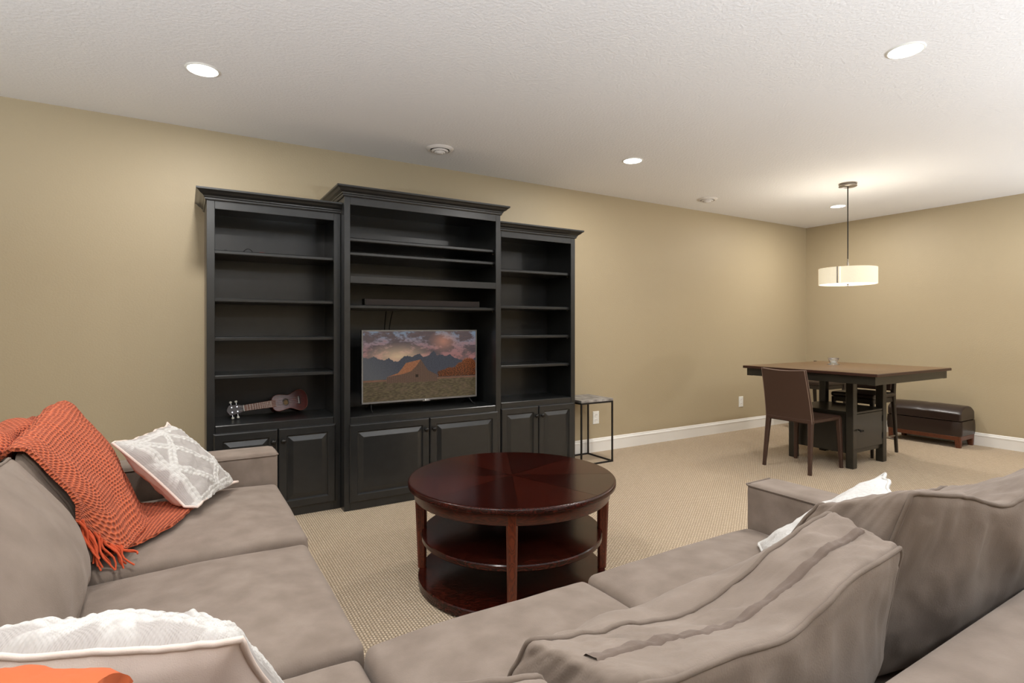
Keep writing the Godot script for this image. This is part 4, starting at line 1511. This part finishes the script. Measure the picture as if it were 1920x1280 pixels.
# back cushion: box with piped seams and a zip placket along its top; own axes x across, y up, z towards the sitter
func back_cushion(label: String, at: Transform3D, half: Vector3, o: Dictionary, s: int) -> Array:
	var sofa := thing("back_cushion", label, "cushion", at.origin, 0.0, "loose suede back cushions")
	var own := Transform3D(at.basis, Vector3.ZERO)
	var wr := noise(1.0, s, 3)
	var r := 0.022
	var shape := func(p: Vector3) -> Vector3:
		var a := p / half
		var ex := pow(maxf(0.0, 1.0 - a.x * a.x), 0.75)
		var ey := pow(maxf(0.0, 1.0 - a.y * a.y), 0.75)
		var q := p
		var belly: float = o.get("belly", 0.05)
		q.z += a.z * (belly * ex * ey * (1.0 - 0.45 * a.y))
		# thinner towards the top corners, fuller low down
		q.z *= 1.0 - o.get("pinch", 0.18) * maxf(0.0, a.y) * absf(a.x)
		# the top swells between its corners or sags
		var topk := clampf(a.y, 0.0, 1.0)
		q.y += topk * (o.get("crown", 0.02) * ex * (1.0 - 0.5 * a.z * a.z) - o.get("slump", 0.0) * clampf(0.5 - a.x * 0.5, 0, 1))
		q.y -= topk * o.get("dip", 0.0) * exp(-pow((a.x - o.get("dip_at", 0.0)) / o.get("dip_wide", 0.42), 2.0))
		q.y -= topk * topk * o.get("slope", 0.0) * a.z * lerpf(1.0, o.get("slope_end", 1.0), smoothstep(0.1, 1.0, -a.x))
		q.y += topk * o.get("tilt", 0.0) * a.x
		q.y += topk * o.get("ear", 0.0) * pow(clampf(a.x * o.get("ear_side", 1.0), 0.0, 1.0), 6.0)
		q.z *= 1.0 - o.get("thin", 0.0) * topk * clampf(0.5 - 0.5 * a.x, 0.0, 1.0)
		q.x += a.x * 0.018 * ey
		# creases that fan out from one spot on the top edge
		if o.has("crease"):
			var cr: Vector2 = o.crease
			var dx: float = p.x - cr.x
			var dy: float = half.y - p.y
			var ang := atan2(dx, dy + 0.08)
			q.z += 0.008 * a.z * sin(ang * 8.0 + cr.y) * exp(-(dx * dx + dy * dy) / 0.06) * ex * smoothstep(0.0, 0.07, dy)
		# wrinkles: run across the boxing and down from the top seam
		var w1: float = wr.get_noise_3d(p.x * 26.0, p.y * 5.0 + a.z * 1.3, p.z * 3.0)
		var w2: float = wr.get_noise_3d(p.x * 9.0 + 40.0, p.y * 6.0, p.z * 6.0)
		var amp: float = o.get("wrinkle", 0.0075) * clampf(0.25 + 0.75 * a.y, 0.1, 1.0) * (1.0 - 0.85 * pow(absf(a.z), 6.0) * (1.0 if absf(a.y) > 0.8 else 0.5))
		var n := Vector3(a.x * a.x * a.x, a.y * a.y * a.y, a.z * a.z * a.z).normalized()
		q += n * (amp * w1 + 0.007 * w2)
		# leaning: the top bends backwards
		q.z -= o.get("bend", 0.05) * (a.y * 0.5 + 0.5) * (a.y * 0.5 + 0.5)
		# pressed against the seat and the back frame
		var w := at * q
		w.y = maxf(w.y, seat_height(w.x, w.z) + 0.009)
		if o.get("back", "z") == "z":
			w.z = minf(w.z, -0.398)
		else:
			w.x = maxf(w.x, -0.396)
		return at.affine_inverse() * w
	var b := Shape.new()
	b.t = own
	soft_box(b, half, r, o.get("cells", 40), shape)
	part("cover", b, M.suede, sofa)
	for sz in [1.0, -1.0]:
		var path := PackedVector3Array()
		var n := 36
		for e in 4:
			for i in n:
				var k := float(i) / n * 2.0 - 1.0
				var c: Vector3 = [Vector3(k, -1, sz), Vector3(1, k, sz), Vector3(-k, 1, sz), Vector3(-1, -k, sz)][e]
				var p := round_point(c, half, r)
				path.append(own * (shape.call(p) + (p - p.clamp(-(half - Vector3.ONE * 0.03), half - Vector3.ONE * 0.03)).normalized() * 0.0015))
		var pp := Shape.new()
		pp.tube(path, 0.0042, 7, true)
		part("piping", pp, M.piping, sofa)
	if o.get("placket", false):
		var z := Shape.new()
		z.t = own
		z.grid(func(u, v):
			var c := Vector3(lerpf(-0.93, 0.97, u), 1.0, lerpf(-0.16, 0.10, v))
			var p := round_point(c, half, r)
			var ed := 0.004 if v > 0.05 and v < 0.95 else -0.002
			return shape.call(p) + Vector3(0, ed, 0), 90, 6, 1, 1, true)
		part("zip_placket", z, M.placket, sofa)
	return [at, half, r, shape]


func build_sofa() -> void:
	var n := thing("sectional_sofa", "taupe suede sectional sofa with loose back cushions in an L round the coffee table", "sofa", Vector3.ZERO)
	# plinths
	var b := Shape.new()
	b.box(Vector3(-0.115, 0.16, -1.545), Vector3(0.87, 0.22, 2.64), 0.02)
	b.box(Vector3(1.135, 0.16, -0.735), Vector3(1.57, 0.22, 0.98), 0.02)
	part("base", b, M.suede, n)
	for p in [[-0.48, -2.80], [0.25, -2.80], [-0.48, -0.30], [1.84, -0.30], [1.84, -1.15], [0.45, -1.10]]:
		var f := Shape.new()
		f.box(Vector3(p[0], 0.03, p[1]), Vector3(0.06, 0.06, 0.06), 0.004)
		part("foot", f, M.dark, n)
	# arms
	var al := Shape.new()
	soft_arm(al, Vector3(-0.56, 0.05, -2.875), Vector3(0.375, 0.602, -2.722))
	part("arm", al, M.suede, n)
	var ar := Shape.new()
	soft_arm(ar, Vector3(1.765, 0.05, -1.268), Vector3(1.925, 0.604, -0.22))
	part("arm", ar, M.suede, n)
	# piped seam of the arms' top panel
	var sl := Shape.new()
	sl.tube(PackedVector3Array([Vector3(-0.5, 0.583, -2.720), Vector3(0.36, 0.583, -2.720), Vector3(0.3765, 0.583, -2.735), Vector3(0.3765, 0.583, -2.86)]), 0.003, 6)
	part("arm_seam", sl, M.piping, n)
	var sr := Shape.new()
	sr.tube(PackedVector3Array([Vector3(1.763, 0.597, -0.4), Vector3(1.763, 0.597, -1.255), Vector3(1.775, 0.597, -1.270), Vector3(1.915, 0.597, -1.270)]), 0.003, 6)
	part("arm_seam", sr, M.piping, n)
	# back frames
	var bf := Shape.new()
	soft_arm(bf, Vector3(-0.56, 0.05, -0.385), Vector3(1.925, 0.685, -0.215))
	part("back_frame", bf, M.suede, n)
	var bl := Shape.new()
	soft_arm(bl, Vector3(-0.565, 0.05, -2.87), Vector3(-0.41, 0.685, -0.23))
	part("back_frame", bl, M.suede, n)
	# seats
	for k in SEATS.size():
		seat_cushion(n, SEATS[k], k + 1)
	# back cushions of the left wing: face +x, lean towards -x
	var face_x := Basis(Vector3.UP, PI / 2)
	var lean := Basis(Vector3.RIGHT, deg_to_rad(-16))
	back_cushion("big taupe back cushion at the left edge of the picture, before the orange throw", Transform3D(face_x * lean, Vector3(-0.362, 0.648, -1.600)), Vector3(0.325, 0.200, 0.085), {"belly": 0.055, "crown": 0.02, "slope": 0.02, "back": "x"}, 11)
	soft.left_far = back_cushion("taupe back cushion mostly covered by the honeycomb-knit orange throw", Transform3D(face_x * lean, Vector3(-0.350, 0.655, -2.325)), Vector3(0.340, 0.195, 0.085), {"belly": 0.045, "crown": 0.015, "tilt": 0.022, "back": "x"}, 12)
	# back cushions of the right wing: face -z, lean towards +z; the corner one faces into the room
	var face_z := Basis(Vector3.UP, PI)
	soft.corner = back_cushion("taupe corner back cushion at the bottom edge, left of the zipped cushion", Transform3D(Basis(Vector3.UP, PI - 0.445) * lean, Vector3(0.030, 0.643, -0.620)), Vector3(0.325, 0.170, 0.090), {"belly": 0.045, "crown": 0.0, "ear": 0.022, "ear_side": -1.0, "bend": 0.03, "slope": 0.03}, 13)
	back_cushion("taupe back cushion with a dark zip placket along its sagging top, nearest the viewer", Transform3D(face_z * lean, Vector3(0.728, 0.628, -0.590)), Vector3(0.318, 0.168, 0.098), {"belly": 0.055, "crown": 0.0, "dip": 0.055, "dip_at": 0.0, "ear": 0.040, "ear_side": 1.0, "tilt": -0.040, "thin": 0.35, "pinch": 0.05, "placket": true, "cells": 72, "wrinkle": 0.009, "bend": 0.03, "slope": 0.060, "slope_end": 0.1, "crease": Vector2(0.08, 0.4)}, 14)
	back_cushion("taupe back cushion at the right edge, creased and leaning by the white fluffy pillow", Transform3D(Basis(Vector3.UP, PI - 0.15) * lean, Vector3(1.417, 0.667, -0.578)), Vector3(0.300, 0.188, 0.096), {"belly": 0.045, "crown": 0.0, "dip": 0.046, "dip_at": 0.05, "dip_wide": 0.36, "ear": 0.022, "tilt": -0.006, "cells": 72, "wrinkle": 0.012, "bend": 0.03, "slope": 0.070, "slope_end": 1.5, "crease": Vector2(0.10, 1.2)}, 15)


func soft_arm(s: Shape, lo: Vector3, hi: Vector3) -> void:
	var half := (hi - lo) * 0.5
	s.t = Transform3D(Basis(), (lo + hi) * 0.5)
	soft_box(s, half, 0.022, 18, func(p: Vector3) -> Vector3:
		var a := p / half
		if p.y > 0:
			p.y += 0.008 * (1 - a.x * a.x) * (1 - a.z * a.z) * a.y
		return p)


# pillow: own axes x across, y up, z towards its front
func pillow_point(u: float, v: float, side: float, hw: float, th: float, wr: FastNoiseLite) -> Vector3:
	var a := u * 2 - 1
	var b := v * 2 - 1
	var pin := 0.09
	var x := a * hw * (1.0 - pin * (1.0 - b * b) * absf(a))
	var y := b * hw * (1.0 - pin * (1.0 - a * a) * absf(b))
	y += 0.016 * (hw / 0.23) * absf(b) * wr.get_noise_2d(a * 3.0 + 30.0, b)
	var e := maxf(0.0, (1 - pow(absf(a), 2.4)) * (1 - pow(absf(b), 2.4)))
	var z := th * pow(e, 0.55)
	z += 0.010 * wr.get_noise_2d(a * 2.2 + side * 9.0, b * 2.2) * minf(1.0, e * 4.0)
	return Vector3(x, y, z * side)


func knit_at(u: float, v: float) -> float:
	# chevron cables in pairs that cross in diamonds and squares: 0 plain knit, 1 crest of a stitch
	var a := u * 2 - 1
	var b := v * 2 - 1
	var best := 0.0
	var bands := [[0, 0.80], [0, -0.80], [1, 0.80], [1, -0.80], [2, 0.52], [2, -0.52], [3, 0.52], [3, -0.52], [2, 0.0]]
	for q in bands:
		var d := 0.0
		var along := 0.0
		if q[0] == 0:
			d = a - q[1]
			along = b
		elif q[0] == 1:
			d = b - q[1]
			along = a
		elif q[0] == 2:
			d = (a + b) * 0.7071 - q[1]
			along = (a - b) * 0.7071
		else:
			d = (a - b) * 0.7071 - q[1]
			along = (a + b) * 0.7071
		var w := 0.085
		var k := absf(d) / w
		if k < 1.0:
			var lane := absf(sin(k * PI * 0.98 + 0.03))
			var stitch := 0.5 + 0.5 * sin(along * 62.0 + absf(d) * 38.0)
			best = maxf(best, (0.45 + 0.55 * stitch) * (0.25 + 0.75 * lane) * smoothstep(1.0, 0.8, k))
	var edge := minf(1.0, 9.0 * minf(1.0 - absf(a), 1.0 - absf(b)))
	return best * edge


func make_pillow(called: String, label: String, at: Transform3D, hw: float, th: float, s: int, dense := 170, fluff := false, lift := 0.004) -> Node3D:
	var n := thing(called, label, "pillow", at.origin, 0.0, "white throw pillows on the sofa")
	var B := Transform3D(at.basis, Vector3.ZERO)
	var press := func(p: Vector3) -> Vector3:
		var w := at * p
		w.y = maxf(w.y, seat_height(w.x, w.z) + lift)
		if w.y < 0.63:
			w.z = maxf(w.z, -2.712)
			w.x = minf(w.x, 1.755)
		return at.affine_inverse() * w
	var wr := noise(0.8, s, 3)
	var f := Shape.new()
	f.t = B
	if fluff:
		f.grid(func(u, v): return press.call(pillow_point(u, v, 1.0, hw, th, wr)), 40, 40, hw * 2, hw * 2)
		part("cover_front", f, M.white_fluff, n)
	else:
		f.grid(func(u, v):
			var p := pillow_point(u, v, 1.0, hw, th, wr)
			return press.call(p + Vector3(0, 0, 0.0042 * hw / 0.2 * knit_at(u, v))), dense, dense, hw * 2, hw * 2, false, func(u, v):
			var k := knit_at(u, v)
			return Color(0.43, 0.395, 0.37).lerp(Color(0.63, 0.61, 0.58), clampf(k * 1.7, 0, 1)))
		part("knit_front", f, M.knit, n)
	var b := Shape.new()
	b.t = B
	b.grid(func(u, v): return press.call(pillow_point(u, v, -1.0, hw, th, wr)), 40, 40, hw * 2, hw * 2, true)
	part("plain_back", b, M.linen if not fluff else M.white_fluff, n)
	var path := PackedVector3Array()
	for e in 4:
		for i in 24:
			var k := i / 24.0
			var uv: Vector2 = [Vector2(k, 0), Vector2(1, k), Vector2(1 - k, 1), Vector2(0, 1 - k)][e]
			path.append(press.call(pillow_point(uv.x, uv.y, 1.0, hw * 1.004, th, wr)))
	var pp := Shape.new()
	pp.t = B
	pp.tube(path, 0.0048, 8, true)
	part("piping", pp, M.linen if not fluff else M.white_fluff, n)
	return n


func frame(right: Vector3, up: Vector3, at: Vector3) -> Transform3D:
	var x := right.normalized()
	var y := (up - x * up.dot(x)).normalized()
	return Transform3D(Basis(x, y, x.cross(y)), at)


func build_pillows() -> void:
	# on the left wing, against throw and arm
	make_pillow("throw_pillow", "white cable-knit pillow leaning on the orange throw beside the sofa's far arm", frame(Vector3(0.391, 0.0, -0.92), Vector3(-0.645, 0.714, -0.273), Vector3(-0.008, 0.622, -2.500)), 0.20, 0.072, 21, 170, false, 0.030)
	# behind the right back cushion, against the right arm
	make_pillow("throw_pillow", "white fluffy pillow half hidden between the right back cushion and the right arm", frame(Vector3(-0.827, 0.0, 0.563), Vector3(0.445, 0.611, 0.655), Vector3(1.487, 0.615, -0.818)), 0.21, 0.045, 22, 40, true)
	# in the corner, nearest the camera
	var e3 := Vector3(-0.90, 0.0, -0.43)
	var n3 := Vector3(0.43, 0, -0.90)
	var dn := n3 * 0.70 + Vector3(0, -0.71, 0)
	var tr := Vector3(0.07, 0.745, -0.82)
	make_pillow("throw_pillow", "large white cable-knit pillow with beige back in the near corner of the sofa", frame(e3, -dn, tr + e3.normalized() * 0.23 + dn.normalized() * 0.22), 0.23, 0.09, 23, 170)


# a point on a cushion's skin, walking in section: q 0 low on its back, over the top, to 1 low on its front
func cushion_walk(c: Array, ax: float, q: float, off: float) -> Vector3:
	var stops := [[0.0, Vector3(0, 0.45, -1)], [0.22, Vector3(0, 1, -1)], [0.46, Vector3(0, 1, 1)], [1.0, Vector3(0, -0.9, 1)]]
	var f := func(k: float) -> Vector3:
		var p := Vector3.ZERO
		for i in 3:
			if k <= stops[i + 1][0] or i == 2:
				p = stops[i][1].lerp(stops[i + 1][1], (k - stops[i][0]) / (stops[i + 1][0] - stops[i][0]))
				break
		p.x = clampf(ax, -0.985, 0.985)
		return c[0] * (c[3].call(round_point(p, c[1], c[2])))
	var a: Vector3 = f.call(q)
	var d: Vector3 = (f.call(minf(q + 0.05, 1.0)) - f.call(maxf(q - 0.05, 0.0))).normalized()
	var side: Vector3 = (c[0] as Transform3D).basis.x
	var over := clampf(absf(ax) - 1.0, 0.0, 1.0) * signf(ax)
	a += side * over * (c[1] as Vector3).x - Vector3(0, absf(over) * 0.06, 0)
	var m: Vector3 = (f.call(clampf(q - 0.05, 0, 1)) + f.call(clampf(q + 0.05, 0, 1)) + a * 2.0) * 0.25
	var nrm := d.cross(side).normalized()
	var mid: Vector3 = c[0] * Vector3.ZERO
	if nrm.dot(a - mid) < 0.0:
		nrm = -nrm
	return a + nrm * (off + maxf(0.0, (m - a).dot(nrm)))


func sheet(s: Shape, f: Callable, nu: int, nv: int, su: float, sv: float, th: float) -> void:
	# a thick cloth: f gives the upper side, the lower lies th beneath along the normal
	var nrm := func(u: float, v: float) -> Vector3:
		var du: Vector3 = f.call(minf(u + 0.01, 1.0), v) - f.call(maxf(u - 0.01, 0.0), v)
		var dv: Vector3 = f.call(u, minf(v + 0.01, 1.0)) - f.call(u, maxf(v - 0.01, 0.0))
		return du.cross(dv).normalized()
	s.grid(f, nu, nv, su, sv)
	s.grid(func(u, v): return f.call(u, v) - nrm.call(u, v) * th, nu, nv, su, sv, true)
	for e in 2:
		s.grid(func(u, v):
			return f.call(u, float(e)) - nrm.call(u, float(e)) * th * v, nu, 1, su, 0.01, e == 0)
		s.grid(func(u, v):
			return f.call(float(e), u) - nrm.call(float(e), u) * th * v, nv, 1, sv, 0.01, e == 1)


func fringe(parent: Node, pts: Array, dirs: Array) -> void:
	for i in pts.size():
		var p: Vector3 = pts[i]
		var d: Vector3 = dirs[i]
		var path := PackedVector3Array()
		for k in 7:
			var q := k / 6.0
			path.append(p + d * q + Vector3(0.006 * sin(q * 7.0 + i), -0.06 * d.length() * q * q, 0.006 * cos(q * 6.0 + i * 2.0)))
		var s := Shape.new()
		s.tube(path, 0.0042, 6, false, 0.6)
		part("tassel", s, M.yarn, parent)


func build_throws() -> void:
	var n := thing("throw_blanket", "orange honeycomb-knit throw draped over the left back cushion down to the seat", "throw blanket", Vector3.ZERO)
	var wv := noise(1.0, 91, 3)
	var c: Array = soft.left_far
	var drape := func(u: float, v: float) -> Vector3:
		# u from behind over the top to the seat, v from the near edge to the far edge
		var ax := lerpf(-0.86 - 0.22 * smoothstep(0.28, 0.5, u), lerpf(1.0, 0.52, smoothstep(0.62, 0.98, u)), v)
		var lift: float = 0.029 + 0.010 * wv.get_noise_2d(v * 3.2, u * 1.8) + 0.013 * pow(maxf(0.0, sin(v * 9.0 + u * 3.5 + 0.6)), 2.0) * smoothstep(0.3, 0.7, u)
		var k := minf(u / 0.86, 1.0)
		var low := smoothstep(0.0, 0.16, v)
		var p := cushion_walk(c, ax, k * lerpf(0.76, 0.86, low), lift)
		if u > 0.86:
			var t := (u - 0.86) / 0.14
			var reach := 0.045 + 0.02 * sin(v * PI)
			p += Vector3(reach * t * low, -0.045 * t * (1.0 - low), 0.02 * t * (0.5 - v))
			p.y = lerpf(p.y, maxf(0.496, seat_height(p.x, p.z) + 0.036) + 0.006 * wv.get_noise_2d(v * 4.0, 3.0), smoothstep(0.0, 1.0, t) * low)
		return p
	var d := Shape.new()
	sheet(d, drape, 90, 60, 0.95, 0.62, 0.011)
	part("upper_fold", d, M.throw, n)
	var flat := func(u: float, v: float) -> Vector3:
		# the layer beneath: lies out on the seat; corners read off its outline
		var e0 := Vector3(-0.235, 0, -2.04).bezier_interpolate(Vector3(-0.18, 0, -2.02), Vector3(-0.14, 0, -2.06), Vector3(-0.030, 0, -2.165), u)
		var e1 := Vector3(-0.20, 0, -2.55).lerp(Vector3(0.045, 0, -2.34), u)
		var p := e0.lerp(e1, v)
		p.y = seat_height(p.x, p.z) + 0.021 + 0.010 * (1.0 - u) + 0.005 * wv.get_noise_2d(u * 3.0 + 9.0, v * 3.0)
		return p
	var fl := Shape.new()
	sheet(fl, flat, 24, 30, 0.25, 0.5, 0.010)
	part("lower_fold", fl, M.throw, n)
	var pts := []
	var dirs := []
	for i in 16:
		var k := i / 15.0
		var b: Vector3 = drape.call(1.0, 0.004 + 0.13 * k)
		pts.append(b + Vector3(-0.004, 0.002, 0.0))
		var drop := 0.11 - 0.05 * smoothstep(0.3, 1.0, k)
		dirs.append(Vector3(0.034 + 0.012 * k + rng.randf_range(-0.012, 0.012), -minf(drop, maxf(0.0, b.y - seat_height(b.x + 0.02, b.z + 0.03) - 0.028)), 0.012 + rng.randf_range(-0.02, 0.02)))
	fringe(n, pts, dirs)
	# rolled part lying behind the cushion's top
	var roll := Shape.new()
	roll.grid(func(u, v):
		var a: float = v * TAU
		var r: float = (0.040 + 0.012 * sin(u * 11.0) + 0.004 * cos(a * 3.0 + u * 8.0)) * (0.35 + 0.65 * sin(clampf(u * 1.15, 0, 1) * PI * 0.9 + 0.25))
		return Vector3(-0.475 + cos(a) * r * 1.3 + 0.03 * u, 0.825 + 0.03 * u + sin(a) * r, lerpf(-1.98, -2.46, u)), 28, 18, 0.6, 0.28, true)
	part("rolled_edge", roll, M.throw, n)
	# second throw over the corner cushion, nearest the camera
	var m := thing("throw_blanket", "smooth orange throw lying behind the near corner pillow at the picture's lower left", "throw blanket", Vector3.ZERO)
	var g := Shape.new()
	sheet(g, func(u: float, v: float) -> Vector3:
		# local x of the corner cushion runs towards world -x
		return cushion_walk(soft.corner, lerpf(0.36, 0.98, v), lerpf(0.16, 0.56, u), 0.024 + 0.020 * sin(clampf(v * 1.9, 0, 1) * PI * 0.5) + 0.006 * wv.get_noise_2d(v * 3.0, u * 3.0)), 40, 24, 0.44, 0.34, 0.018)
	part("fold", g, M.felt, m)
